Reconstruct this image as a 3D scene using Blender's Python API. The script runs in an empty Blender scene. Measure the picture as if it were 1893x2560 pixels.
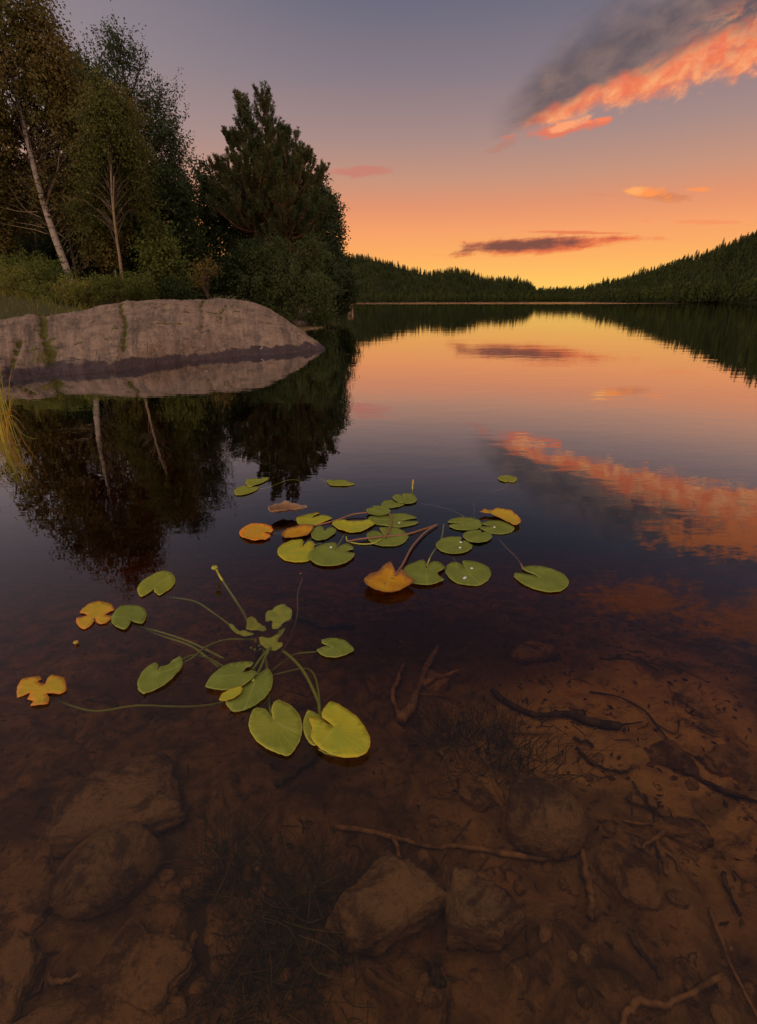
import bpy, math, random
import numpy as np
from mathutils import Vector
from mathutils.geometry import delaunay_2d_cdt
C = bpy.context.scene
rng = np.random.default_rng(7)
random.seed(7)
# ------------------------------------------------------------------ camera
FPX, PITCH, CAMZ = 1225.0, math.radians(23.3), 1.1
CP, SP = math.cos(PITCH), math.sin(PITCH)
cam = bpy.data.cameras.new('camera'); camo = bpy.data.objects.new('camera', cam)
C.collection.objects.link(camo)
cam.sensor_fit = 'VERTICAL'; cam.sensor_height = 36.0; cam.lens = 36.0 * FPX / 2560.0
cam.clip_start = 0.02; cam.clip_end = 5000
camo.location = (0, 0, CAMZ); camo.rotation_euler = (math.radians(90) - PITCH, 0, 0)
C.camera = camo
C.render.resolution_x, C.render.resolution_y = 757, 1024
C.view_settings.view_transform = 'Standard'; C.view_settings.look = 'None'
C.view_settings.exposure = 0.0; C.view_settings.gamma = 1.0
cy = C.cycles
cy.max_bounces = 7; cy.diffuse_bounces = 3; cy.glossy_bounces = 3; cy.transmission_bounces = 4
cy.transparent_max_bounces = 12; cy.volume_bounces = 0
cy.use_denoising = True; cy.sample_clamp_indirect = 4.0
SUN_AZ, SUN_EL = math.radians(19), math.radians(-1.5)     # the sun has just set behind the hills

def lin(r, g, b):
    f = lambda c: c / 12.92 if c <= .04045 else ((c + .055) / 1.055) ** 2.4
    return (f(r / 255), f(g / 255), f(b / 255), 1.0)

# ------------------------------------------------------------------ node helpers
class G:
    """small expression builder over a node tree"""
    def __init__(s, nt): s.nt = nt; s.n = nt.nodes; s.l = nt.links
    def new(s, t, **kw):
        n = s.n.new(t)
        for k, v in kw.items(): setattr(n, k, v)
        return n
    def put(s, sock, v):
        if isinstance(v, E): s.l.new(v.s, sock)
        elif hasattr(v, 'is_output'): s.l.new(v, sock)
        elif v is not None: sock.default_value = v
    def m(s, op, a, b=None, c=None, clamp=False):
        n = s.new('ShaderNodeMath', operation=op, use_clamp=clamp)
        s.put(n.inputs[0], a)
        if b is not None: s.put(n.inputs[1], b)
        if c is not None: s.put(n.inputs[2], c)
        return E(s, n.outputs[0])
    def sstep(s, lo, hi, x):
        n = s.new('ShaderNodeMapRange', interpolation_type='SMOOTHSTEP')
        s.put(n.inputs[0], x); s.put(n.inputs[1], lo); s.put(n.inputs[2], hi)
        return E(s, n.outputs[0])
    def xyz(s, x, y, z):
        n = s.new('ShaderNodeCombineXYZ')
        for i, v in enumerate((x, y, z)): s.put(n.inputs[i], v)
        return n.outputs[0]
    def sep(s, v):
        n = s.new('ShaderNodeSeparateXYZ'); s.put(n.inputs[0], v)
        return [E(s, o) for o in n.outputs]
    def noise(s, vec, scale=1, detail=4, rough=.55, dist=0, lac=2.0):
        n = s.new('ShaderNodeTexNoise'); 
        if vec is not None: s.put(n.inputs['Vector'], vec)
        n.inputs['Scale'].default_value = scale; n.inputs['Detail'].default_value = detail
        n.inputs['Roughness'].default_value = rough; n.inputs['Distortion'].default_value = dist
        n.inputs['Lacunarity'].default_value = lac
        return E(s, n.outputs[0])
    def vor(s, vec, scale, feature='F1'):
        n = s.new('ShaderNodeTexVoronoi', feature=feature)
        if vec is not None: s.put(n.inputs['Vector'], vec)
        n.inputs['Scale'].default_value = scale
        return E(s, n.outputs[0])
    def mix(s, f, a, b, blend='MIX'):
        n = s.new('ShaderNodeMix', data_type='RGBA', blend_type=blend)
        s.put(n.inputs[0], f); s.put(n.inputs[6], a); s.put(n.inputs[7], b)
        return n.outputs[2]
    def ramp(s, f, stops):
        n = s.new('ShaderNodeValToRGB'); s.put(n.inputs[0], f)
        el = n.color_ramp.elements
        while len(el) < len(stops): el.new(.5)
        for e, (p, c) in zip(el, stops): e.position = p; e.color = c
        return n.outputs[0]
    def attr(s, name):
        n = s.new('ShaderNodeAttribute', attribute_name=name)
        return E(s, n.outputs['Fac'])
    def mapping(s, vec, scale=(1, 1, 1), rot=(0, 0, 0)):
        n = s.new('ShaderNodeMapping'); s.put(n.inputs[0], vec)
        n.inputs['Scale'].default_value = scale; n.inputs['Rotation'].default_value = rot
        return n.outputs[0]
class E:
    def __init__(s, g, sock): s.g = g; s.s = sock
    def __add__(s, o): return s.g.m('ADD', s, o)
    __radd__ = __add__
    def __sub__(s, o): return s.g.m('SUBTRACT', s, o)
    def __rsub__(s, o): return s.g.m('SUBTRACT', o, s)
    def __mul__(s, o): return s.g.m('MULTIPLY', s, o)
    __rmul__ = __mul__
    def __truediv__(s, o): return s.g.m('DIVIDE', s, o)
    def max(s, o): return s.g.m('MAXIMUM', s, o)
    def min(s, o): return s.g.m('MINIMUM', s, o)
    def abs(s): return s.g.m('ABSOLUTE', s)

# ------------------------------------------------------------------ sky (world) and sun
w = bpy.data.worlds.new('World'); C.world = w; w.use_nodes = True
w.node_tree.nodes.clear(); g = G(w.node_tree)
tc = g.new('ShaderNodeTexCoord')
dx, dy, dz = g.sep(tc.outputs['Generated'])
hh = g.m('SQRT', dx * dx + dy * dy)
elev = g.m('ARCTAN2', dz, hh)
p = g.m('SQRT', (elev / (math.pi / 2)).max(0.0))
SKY_A = [(0, (255, 206, 88)), (.12, (255, 192, 84)), (.208, (253, 172, 96)), (.27, (247, 160, 106)), (.31, (226, 149, 111)),
         (.346, (200, 148, 124)), (.393, (169, 139, 133)), (.448, (138, 124, 132)), (.505, (108, 107, 125)), (.62, (88, 95, 118)), (1, (78, 88, 115))]
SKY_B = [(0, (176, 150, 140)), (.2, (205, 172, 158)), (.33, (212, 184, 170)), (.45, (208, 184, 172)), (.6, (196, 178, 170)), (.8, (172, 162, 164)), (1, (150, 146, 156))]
skyA = g.ramp(p, [(a, lin(*c)) for a, c in SKY_A]); skyB = g.ramp(p, [(a, lin(*c)) for a, c in SKY_B])
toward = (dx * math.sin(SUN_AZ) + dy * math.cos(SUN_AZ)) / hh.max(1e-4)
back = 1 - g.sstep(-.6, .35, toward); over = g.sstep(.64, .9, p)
gain = back * 1.75 + 1.0 - over * (1 - back) * .36            # unseen sky behind the camera boosted as added fill light, less overhead
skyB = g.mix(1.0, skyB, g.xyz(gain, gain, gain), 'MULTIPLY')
leftglow = g.sstep(.05, -.75, dx / dy.max(.05)) * g.sstep(.28, .42, p) * .55
skyA = g.mix(leftglow, skyA, lin(166, 150, 152))
glow = g.sstep(.86, 1.0, toward) * (1 - g.sstep(.08, .30, p)) * .5
skyA = g.mix(glow, skyA, lin(255, 210, 114))
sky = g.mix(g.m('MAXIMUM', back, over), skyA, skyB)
# clouds, laid out by their direction: t = sideways slope, k = upward slope, both seen from the lake toward the sunset
yf = dy.max(.02); t = dx / yf; k = dz / yf; front = g.sstep(.1, .3, dy)
def cvec(sx, sy, seed, shear=0.0): return g.xyz(t * sx, (k - t * shear) * sy, seed)
# great streaming cloud at the upper right
n1 = g.noise(cvec(8, 13, 1.3, .25), 1, 7, .6, .4) - .5
n2 = g.noise(cvec(17, 27, 5.1, .3), 1, 6, .58, .3) - .5
n3 = g.noise(cvec(34, 48, 9.7, .2), 1, 5, .6, .3) - .5
s = t - .205
sc = s.max(0.0)
L = .249 + .24 * s - .09 * s * s
U = .292 + .95 * (sc / (1 + 2.2 * sc))
q = (k - L) / (U - L).max(.02)
body = g.sstep(-.03, .16, q + n1 * .45 + n3 * .35) * (1 - g.sstep(.60, 1.45, q + n1 * .7 + n2 * .25)) * g.sstep(-.03, .07, s + n1 * .10)
body = body * (.86 + .3 * g.sstep(-.25, .1, n2 + n1 * .5))
body = g.m('MINIMUM', body, 1.0) * front
lit = 1 - g.sstep(.0, .26, q + n1 * .42 + n2 * .30 + n3 * .15 - sc * .62 - .07)
lit2 = g.sstep(.24, .36, s) * g.sstep(-.02, .10, n1 + n2 * .5) * (1 - g.sstep(.42, .72, q))
hole = g.sstep(.06, .14, n2 - n1 * .3) * g.sstep(.15, .3, q)
lit = g.m('MAXIMUM', lit, lit2 * .7) * g.sstep(-.02, .10, s + n3 * .1) * (1 - hole * .35)
bright = g.mix(g.sstep(-.2, .25, n3 + n2 * .4), lin(240, 120, 82), lin(255, 172, 116))
grey = g.mix(g.sstep(-.25, .25, n2), lin(90, 82, 90), lin(136, 113, 108))
ccol = g.mix(lit, grey, bright)
sky = g.mix(body * .95, sky, ccol)
nsA = g.noise(cvec(24, 64, 3.3, .16), 1, 6, .62, .5) - .5
nsB = g.noise(cvec(15, 66, 7.7, .0), 1, 6, .62, .5) - .5
nsC = g.noise(cvec(9, 70, 11.3, .06), 1, 6, .62, .5) - .5
# torn pink shreds below its tip
def wisp(t0, k0, wt, wk, sl, col, dens, seed, fx=18, fy=70, rag=.75):
    global sky
    nn = nsA if seed < 7 else nsB if seed < 10 else nsC
    a = (t - t0) / wt; b = (k - k0 - (t - t0) * sl) / wk
    rr = g.m('SQRT', a * a + b * b) + nn * rag * 3.6 + n3 * rag * 2.4
    msk = (1 - g.sstep(.28, 1.05, rr)) * dens * front
    sky = g.mix(g.m('MINIMUM', msk, 1.0), sky, col)
    return nn, b, msk
wisp(.30, .262, .10, .010, .16, lin(236, 118, 84), .8, 3.3, 22, 60)
wisp(.325, .273, .045, .008, .25, lin(255, 164, 116), .95, 4.4, 30, 70, .85)
wisp(.365, .276, .022, .005, .1, lin(255, 132, 88), .9, 4.9, 30, 70, .7)
wisp(.22, .245, .05, .008, .3, lin(186, 124, 108), .6, 6.1)
# small lit cloud, mid right
wisp(.485, .1685, .066, .0105, -.03, lin(200, 120, 84), .75, 7.7, 16, 60, .5)
wisp(.472, .1715, .055, .011, -.05, lin(255, 152, 84), 1.0, 8.2, 16, 60, .7)
wisp(.446, .1745, .022, .0085, .1, lin(255, 176, 104), .9, 8.4, 16, 60, .6)
wisp(.545, .177, .05, .006, .0, lin(255, 152, 88), .85, 9.1, 20, 80, .9)
wisp(.40, .170, .03, .004, .0, lin(225, 130, 96), .5, 9.6)
# low dark bar over the horizon
wisp(.36, .0995, .19, .0085, .02, lin(240, 120, 76), .75, 10.5, 12, 90, .5)
wisp(.285, .0905, .19, .0155, .065, lin(236, 112, 70), .95, 11.3, 9, 70, .42)
wisp(.265, .0925, .165, .0125, .07, lin(124, 80, 70), .97, 11.3, 9, 70, .42)
wisp(.36, .112, .11, .003, -.02, lin(232, 118, 78), .75, 12.9, 12, 120, .5)
wisp(.60, .128, .14, .004, -.02, lin(244, 140, 92), .5, 13.4, 14, 80)
wisp(-.035, .203, .075, .009, .03, lin(205, 118, 104), .6, 14.2, 18, 80)
wisp(.84, .50, .27, .06, .10, lin(252, 142, 88), .9, 5.5, rag=.55)
wisp(.62, .66, .17, .07, .05, lin(205, 124, 86), .75, 5.7, rag=.6)
wisp(.95, .72, .25, .09, .05, lin(205, 124, 86), .7, 8.0, rag=.5)
low = g.sstep(-.06, -.005, dz)
sky = g.mix(low, lin(40, 34, 30), sky)
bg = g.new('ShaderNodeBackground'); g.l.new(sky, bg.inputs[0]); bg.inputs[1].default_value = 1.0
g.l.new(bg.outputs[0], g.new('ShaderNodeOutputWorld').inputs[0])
w.cycles.sampling_method = 'MANUAL'; w.cycles.sample_map_resolution = 512
sl = bpy.data.lights.new('sun', 'SUN'); so = bpy.data.objects.new('sun', sl); C.collection.objects.link(so)
sl.energy = .5; sl.angle = math.radians(3); sl.color = (1.0, .62, .38)
so.rotation_euler = Vector((math.sin(SUN_AZ) * math.cos(SUN_EL), math.cos(SUN_AZ) * math.cos(SUN_EL), math.sin(SUN_EL))).to_track_quat('Z', 'Y').to_euler()

# ------------------------------------------------------------------ geometry helpers
def ray(px, py):
    u, v = px - 946.5, 1280.0 - py
    return u, FPX * CP + v * SP, v * CP - FPX * SP
def W(px, py, z=0.0):                      # point of the photograph lying at height z
    x, y, dzz = ray(px, py); k_ = (z - CAMZ) / dzz
    return np.array((x * k_, y * k_, z))
def D(px, py, d):                          # point of the photograph at forward distance d
    x, y, dzz = ray(px, py); k_ = d / y
    return np.array((x * k_, d, CAMZ + dzz * k_))
_perm = np.random.default_rng(3).permutation(512).astype(np.int64)
_grad = np.random.default_rng(4).normal(size=(512, 3)); _grad /= np.linalg.norm(_grad, axis=1)[:, None]
def perlin(P):
    P = np.asarray(P, float); i = np.floor(P).astype(np.int64); f = P - i; u = f * f * f * (f * (f * 6 - 15) + 10)
    def gr(ox, oy, oz):
        h = _perm[(i[:, 0] + ox) & 511]; h = _perm[(h + i[:, 1] + oy) & 511]; h = _perm[(h + i[:, 2] + oz) & 511]
        return ((f - (ox, oy, oz)) * _grad[h]).sum(1)
    l = lambda a, b, t_: a + (b - a) * t_
    x0 = l(l(gr(0, 0, 0), gr(1, 0, 0), u[:, 0]), l(gr(0, 1, 0), gr(1, 1, 0), u[:, 0]), u[:, 1])
    x1 = l(l(gr(0, 0, 1), gr(1, 0, 1), u[:, 0]), l(gr(0, 1, 1), gr(1, 1, 1), u[:, 0]), u[:, 1])
    return l(x0, x1, u[:, 2])
def fbm(P, octs=5, gain=.5):
    P = np.asarray(P, float); r = 0; a = 1.0
    for o in range(octs): r = r + a * perlin(P * 2 ** o + o * 17.3); a *= gain
    return r
def smooth(lo, hi, x):
    t_ = np.clip((x - lo) / (hi - lo), 0, 1); return t_ * t_ * (3 - 2 * t_)
class MB:
    def __init__(s): s.v = []; s.f = []; s.n = 0; s.a = {}
    def add(s, v, f, **at):
        v = np.asarray(v, float).reshape(-1, 3); f = np.asarray(f, np.int64)
        for k_ in at: s.a.setdefault(k_, [])
        for k_, lst in s.a.items():
            cur = sum(len(x) for x in lst)
            if cur < s.n: lst.append(np.zeros(s.n - cur))
            if k_ in at: lst.append(np.broadcast_to(np.asarray(at[k_], float), (len(v),)))
        s.v.append(v); s.f.append(f + s.n); s.n += len(v)
        return s
    def build(s, name, mat, parent=None, smooth_=True):
        me = bpy.data.meshes.new(name)
        V = np.concatenate(s.v)
        if parent is not None: V = V - np.array(parent.location)
        me.vertices.add(len(V)); me.vertices.foreach_set('co', V.astype(np.float32).ravel())
        lt = np.concatenate([np.full(len(f), f.shape[1]) for f in s.f]); li = np.concatenate([f.ravel() for f in s.f])
        me.loops.add(len(li)); me.loops.foreach_set('vertex_index', li.astype(np.int32))
        me.polygons.add(len(lt)); me.polygons.foreach_set('loop_start', (np.cumsum(lt) - lt).astype(np.int32))
        me.polygons.foreach_set('use_smooth', np.full(len(lt), smooth_))
        for k_, lst in s.a.items():
            cur = sum(len(x) for x in lst)
            if cur < s.n: lst.append(np.zeros(s.n - cur))
            a = me.attributes.new(k_, 'FLOAT', 'POINT'); a.data.foreach_set('value', np.concatenate(lst).astype(np.float32))
        me.update(calc_edges=True); me.validate()
        if mat: me.materials.append(mat)
        o = bpy.data.objects.new(name, me); C.collection.objects.link(o)
        if parent is not None: o.parent = parent
        return o
def tag(o, label=None, cat=None, group=None, kind=None):
    if label: o['label'] = label
    if cat: o['category'] = cat
    if group: o['group'] = group
    if kind: o['kind'] = kind
    return o
def thing(name, label, cat, loc, group=None):
    o = bpy.data.objects.new(name, None); C.collection.objects.link(o)
    o.location = [float(x) for x in loc]; o.empty_display_size = .2
    return tag(o, label, cat, group)
def nrm(v): return v / (np.linalg.norm(v, axis=-1, keepdims=True) + 1e-9)
def spline(P, n):
    P = np.asarray(P, float); 
    if len(P) < 3:
        t_ = np.linspace(0, 1, n)[:, None]; return P[0] * (1 - t_) + P[-1] * t_
    Q = np.vstack([2 * P[0] - P[1], P, 2 * P[-1] - P[-2]]); out = []
    for x in np.linspace(0, len(P) - 1 - 1e-6, n):
        i = int(x); u = x - i; a, b, c, d = Q[i:i + 4]
        out.append(.5 * (2 * b + (c - a) * u + (2 * a - 5 * b + 4 * c - d) * u * u + (3 * b - a - 3 * c + d) * u ** 3))
    return np.array(out)
def tube(mb, P, R, seg=6, wob=0.0, **at):
    P = np.asarray(P, float); n = len(P); R = np.broadcast_to(np.asarray(R, float), (n,))
    T = nrm(np.gradient(P, axis=0)); up = np.array((.13, .21, .97)) if abs(T[0][2]) < .8 else np.array((.9, .3, .1))
    A = nrm(np.cross(T, up)); B = np.cross(T, A); th = np.linspace(0, 2 * math.pi, seg, endpoint=False)
    rr = R[:, None] * (1 + (rng.normal(0, wob, (n, seg)) if wob else 0))
    V = P[:, None] + rr[..., None] * (np.cos(th)[None, :, None] * A[:, None] + np.sin(th)[None, :, None] * B[:, None])
    V = np.vstack([V.reshape(-1, 3), P[:1], P[-1:]]); F = []
    i, j = np.meshgrid(np.arange(n - 1), np.arange(seg), indexing='ij'); i = i.ravel(); j = j.ravel(); j2 = (j + 1) % seg
    mb.add(V, np.stack([i * seg + j, i * seg + j2, (i + 1) * seg + j2, (i + 1) * seg + j], 1), **at)
    b = mb.n - len(V); js = np.arange(seg); j2 = (js + 1) % seg
    mb.f.append(np.concatenate([np.stack([np.full(seg, n * seg), j2, js], 1), np.stack([np.full(seg, n * seg + 1), (n - 1) * seg + js, (n - 1) * seg + j2], 1)]) + b)
def leaves(mb, P, dirs, size, wid, jitter=.35, rnd=None):
    """diamond leaves: base at P, pointing along dirs"""
    N = len(P); size = np.broadcast_to(size, (N,)) * rng.uniform(.7, 1.25, N)
    d = nrm(dirs + rng.normal(0, jitter, (N, 3))); sd = nrm(np.cross(d, rng.normal(0, 1, (N, 3))))
    nn = np.cross(d, sd); L_ = size[:, None]
    V = np.stack([P, P + d * L_ * .45 + sd * L_ * wid * .5 + nn * L_ * .06, P + d * L_, P + d * L_ * .45 - sd * L_ * wid * .5 + nn * L_ * .06], 1)
    if rnd is None: rnd = rng.uniform(0, 1, N)
    mb.add(V.reshape(-1, 3), np.arange(N * 4).reshape(N, 4), rnd=np.repeat(rnd, 4))

# ------------------------------------------------------------------ materials
def mat(name):
    m = bpy.data.materials.new(name); m.use_nodes = True; m.node_tree.nodes.clear()
    g_ = G(m.node_tree); out = g_.new('ShaderNodeOutputMaterial'); return m, g_, out
def pbsdf(g_, out, col, rough=.7, spec=.3, bump=None, bstr=.4, bdist=.01):
    b = g_.new('ShaderNodeBsdfPrincipled'); g_.put(b.inputs['Base Color'], col); g_.put(b.inputs['Roughness'], rough)
    b.inputs['Specular IOR Level'].default_value = spec
    if bump is not None:
        bn = g_.new('ShaderNodeBump'); bn.inputs['Strength'].default_value = bstr; bn.inputs['Distance'].default_value = bdist
        g_.put(bn.inputs['Height'], bump); g_.l.new(bn.outputs[0], b.inputs['Normal'])
    g_.l.new(b.outputs[0], out.inputs[0]); return b
def c4(r, g_, b): return (r, g_, b, 1)
def leaf_mat(name, ca, cb, cc, trans=.3, clump=.7):
    m, g_, out = mat(name)
    tcn = g_.new('ShaderNodeTexCoord').outputs['Object']
    r = g_.attr('rnd'); n = g_.noise(tcn, clump, 3, .6)
    col = g_.mix(g_.sstep(.35, .65, n), ca, cb); col = g_.mix(g_.sstep(.6, 1.0, r), col, cc)
    col = g_.mix(g_.m('MULTIPLY', r, .45), col, c4(.02, .02, .01))
    d = g_.new('ShaderNodeBsdfPrincipled'); g_.put(d.inputs['Base Color'], col); d.inputs['Roughness'].default_value = .55
    d.inputs['Specular IOR Level'].default_value = .10
    tr = g_.new('ShaderNodeBsdfTranslucent'); g_.put(tr.inputs[0], col)
    mx = g_.new('ShaderNodeMixShader'); mx.inputs[0].default_value = trans
    g_.l.new(d.outputs[0], mx.inputs[1]); g_.l.new(tr.outputs[0], mx.inputs[2]); g_.l.new(mx.outputs[0], out.inputs[0])
    return m
M = {}
M['birch_leaf'] = leaf_mat('birch_leaf', c4(.17, .118, .03), c4(.11, .094, .022), c4(.26, .165, .042))
M['slim_leaf'] = leaf_mat('slim_birch_leaf', c4(.12, .115, .02), c4(.08, .085, .018), c4(.19, .16, .035))
M['aspen_leaf'] = leaf_mat('aspen_leaf', c4(.075, .098, .042), c4(.055, .072, .03), c4(.13, .15, .07))
M['dark_leaf'] = leaf_mat('alder_leaf', c4(.048, .064, .02), c4(.032, .045, .015), c4(.08, .10, .034))
M['bush_leaf'] = leaf_mat('bush_leaf', c4(.13, .15, .028), c4(.085, .105, .022), c4(.20, .20, .045))
M['willow_leaf'] = leaf_mat('willow_leaf', c4(.10, .12, .036), c4(.06, .078, .022), c4(.17, .185, .06))
M['herb_leaf'] = leaf_mat('undergrowth_leaf', c4(.25, .22, .04), c4(.14, .155, .03), c4(.34, .24, .06), .3, 1.2)
M['needle'] = leaf_mat('pine_needle', c4(.062, .082, .03), c4(.11, .095, .03), c4(.12, .135, .055), .15, .9)
M['spruce'] = leaf_mat('spruce_needle', c4(.026, .036, .008), c4(.042, .050, .010), c4(.062, .064, .012), .1, .05)
M['farbirch'] = leaf_mat('distant_birch_leaf', c4(.085, .105, .018), c4(.065, .078, .015), c4(.12, .125, .025), .2, .05)
M['reed'] = leaf_mat('reed_blade', c4(.34, .36, .05), c4(.48, .32, .045), c4(.60, .30, .04), .35, 5)
M['weed'] = leaf_mat('water_weed_blade', c4(.14, .115, .04), c4(.09, .085, .03), c4(.42, .30, .11), .2, 4)
def bark(name, ca, cb, sc_=(8, 8, 30), thr=(.58, .66), rough=.8):
    m, g_, out = mat(name)
    o = g_.new('ShaderNodeTexCoord').outputs['Object']
    n = g_.noise(g_.mapping(o, sc_), 1, 4, .6); n2 = g_.noise(o, 3, 4, .6)
    col = g_.mix(g_.sstep(thr[0], thr[1], n), ca, cb); col = g_.mix(g_.sstep(.3, .8, n2) * .45, col, cb)
    pbsdf(g_, out, col, rough, .2, n, .5, .02); return m
M['birch_bark'] = bark('birch_bark', c4(.36, .27, .20), c4(.04, .03, .022), (4, 4, 16), (.54, .64))
M['slim_bark'] = bark('slim_birch_bark', c4(.22, .145, .075), c4(.05, .032, .018), (6, 6, 18))
M['dark_bark'] = bark('dark_bark', c4(.12, .075, .045), c4(.03, .02, .014), (14, 14, 4), (.4, .6))
M['pine_bark'] = bark('pine_bark', c4(.28, .12, .055), c4(.07, .035, .02), (14, 14, 5), (.42, .62))
M['sunk_wood'] = bark('sunken_wood', c4(.38, .22, .10), c4(.16, .09, .042), (20, 20, 20), (.4, .65))
M['dark_wood'] = bark('dark_sunken_wood', c4(.14, .09, .05), c4(.05, .032, .02), (20, 20, 20), (.4, .65))
M['plank'] = bark('jetty_plank', c4(.45, .25, .14), c4(.22, .13, .08), (3, 20, 20), (.4, .65))
def rock_mat(name, ca, cb, cc, moss=False, scale=1.0):
    m, g_, out = mat(name)
    pos = g_.new('ShaderNodeNewGeometry').outputs['Position']
    n = g_.noise(pos, 2.2 * scale, 8, .65); f = g_.noise(pos, 22 * scale, 5, .7); sp = g_.vor(pos, 60 * scale)
    vs = g_.noise(g_.mapping(pos, (5 * scale, 5 * scale, .8 * scale)), 1, 5, .6)
    col = g_.mix(g_.sstep(.32, .68, n), ca, cb); col = g_.mix(g_.sstep(.50, .70, f) * (.75 if moss else .55), col, cc)
    col = g_.mix((1 - g_.sstep(.1, .35, sp)) * .25, col, c4(.55, .45, .4))
    if moss:
        x, y, z = g_.sep(pos)
        rp = g_.attr('rpx'); rq_ = g_.attr('rq')               # along the rock and up its face: water runs down the face
        dn = lambda a_, b_, sd_: g_.noise(g_.xyz(rp * a_, rq_ * b_, sd_), 1, 6, .65, .3)
        s1, s2, s3 = dn(2.6, 1.1, 1.0), dn(11, 2.2, 4.0), dn(2.2, 15, 8.0)
        col = g_.mix(g_.sstep(.50, .66, s1) * .5, col, c4(.062, .048, .042))
        col = g_.mix(g_.sstep(.55, .68, s2) * g_.sstep(.25, .6, rq_) * .55, col, c4(.045, .035, .032))
        ck = g_.m('ABSOLUTE', s3 - .5); col = g_.mix((1 - g_.sstep(.0, .014, ck)) * g_.sstep(.48, .56, n) * .8, col, c4(.03, .022, .017))
        c2_ = g_.m('ABSOLUTE', dn(3.2, 1.6, 15.0) - .5); col = g_.mix((1 - g_.sstep(.0, .010, c2_)) * g_.sstep(.5, .58, s2) * .85, col, c4(.03, .022, .017))
        col = g_.mix(g_.sstep(.66, .72, g_.noise(pos, 14, 5, .65)) * .55, col, c4(.05, .04, .033))
        col = g_.mix(g_.sstep(.60, .75, g_.noise(pos, 16, 5, .7)) * (1 - g_.sstep(.3, .7, rq_)) * .55, col, c4(.36, .26, .19))
        ms = g_.attr('moss') * 1.15 + (g_.noise(pos, 7, 7, .72) - .5) * 1.7
        mc = g_.mix(g_.noise(pos, 26, 3, .6), c4(.13, .095, .010), c4(.05, .055, .010))
        col = g_.mix(g_.sstep(.46, .56, ms), col, mc)
        edge = z + (g_.noise(g_.mapping(pos, (2.2, 2.2, 2.2)), 1, 7, .7) - .5) * .42
        wet = 1 - g_.sstep(.12, .16, edge)
        col = g_.mix(wet * .93, col, g_.mix(g_.sstep(.3, .7, n), c4(.038, .024, .024), c4(.07, .043, .04)))
        patch = g_.sstep(.66, .70, g_.noise(g_.mapping(pos, (4, 4, 9)), 1, 4, .6)) * g_.sstep(.02, .06, z) * (1 - g_.sstep(.2, .36, z))
        col = g_.mix(patch * .8, col, c4(.5, .32, .24))
        rough = .85 - wet * .45
        h = f * 1.0 + n * .8 + sp * .25 + s2 * 1.0 + ck.min(.03) * 16 + c2_.min(.02) * 22
    else:
        rough = .85; h = f * 1.2 + n * .8
        sl_ = g_.noise(pos, 7, 7, .72, .4); col = g_.mix(g_.sstep(.46, .60, sl_) * .85, col, c4(.09, .048, .026)); col = g_.mix(g_.sstep(.62, .74, sl_) * .8, col, c4(.40, .24, .10))
    pbsdf(g_, out, col, rough, .15, h, .75, .028); return m
M['granite'] = rock_mat('granite', c4(.28, .18, .114), c4(.185, .122, .08), c4(.09, .06, .043), True)
M['bedrock'] = rock_mat('sunken_stone', c4(.46, .27, .115), c4(.30, .17, .075), c4(.12, .066, .034), False, 3.0)
M['shorerock'] = rock_mat('shore_stone', c4(.20, .14, .12), c4(.12, .085, .075), c4(.08, .055, .05), False, 1.5)
# lily leaves: veins run out from the stalk, the rim can be of another colour
def lily_mat(name, ca, cb, crim, rimw, crot, rot=.0):
    m, g_, out = mat(name)
    pos = g_.new('ShaderNodeNewGeometry').outputs['Position']
    a = g_.attr('ang'); rd = g_.attr('rad'); rim = g_.attr('rim')
    n = g_.noise(pos, 14, 4, .6); fn = g_.noise(pos, 70, 4, .7)
    col = g_.mix(g_.sstep(.32, .68, n), ca, cb)
    col = g_.mix(g_.sstep(rimw, 0.0, rim + (n - .5) * rimw * 1.8), col, crim)
    vein = g_.m('POWER', g_.m('ABSOLUTE', g_.m('SINE', a * 12.0 + (fn - .5) * .5)), 22.0)
    mid = 1 - g_.sstep(.0, .05, a.abs() * rd)
    v = g_.m('MAXIMUM', vein * .14 * g_.sstep(.03, .3, rd), mid * .35)
    col = g_.mix(v, col, g_.mix(.5, ca, c4(.42, .42, .12)))
    if rot > 0: col = g_.mix(g_.sstep(1 - rot, 1 - rot + .08, g_.noise(pos, 26, 5, .7) + (n - .5) * .4), col, crot)
    col = g_.mix(g_.sstep(.68, .73, fn) * .6, col, crot); sp_ = g_.vor(pos, 42); col = g_.mix((1 - g_.sstep(.07, .13, sp_ + (fn - .5) * .1)) * .7 * g_.sstep(.45, .6, n), col, c4(.06, .04, .015))
    pbsdf(g_, out, col, .62, .08, fn * .3 + vein * .5, .35, .003); return m
BR = c4(.16, .07, .03)
M['lily_green'] = lily_mat('lily_green', c4(.165, .185, .030), c4(.13, .15, .024), c4(.21, .21, .045), .004, BR, .17)
M['lily_olive'] = lily_mat('lily_olive', c4(.215, .215, .026), c4(.17, .18, .022), c4(.33, .30, .04), .005, BR, .18)
M['lily_yellow'] = lily_mat('lily_yellow', c4(.36, .30, .02), c4(.26, .27, .025), c4(.42, .27, .02), .004, BR, .24)
M['lily_orange'] = lily_mat('lily_orange', c4(.52, .22, .016), c4(.40, .24, .02), c4(.70, .20, .02), .02, BR, .28)
M['lily_gold'] = lily_mat('lily_gold', c4(.46, .27, .022), c4(.36, .25, .022), c4(.48, .18, .03), .012, c4(.36, .16, .13), .30)
M['lily_brown'] = lily_mat('lily_brown', c4(.40, .165, .010), c4(.50, .25, .014), c4(.22, .085, .03), .02, c4(.11, .04, .018), .38)
M['lily_dead'] = lily_mat('lily_dead', c4(.22, .11, .05), c4(.15, .07, .035), c4(.26, .15, .09), .01, c4(.09, .04, .03), .4)
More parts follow.
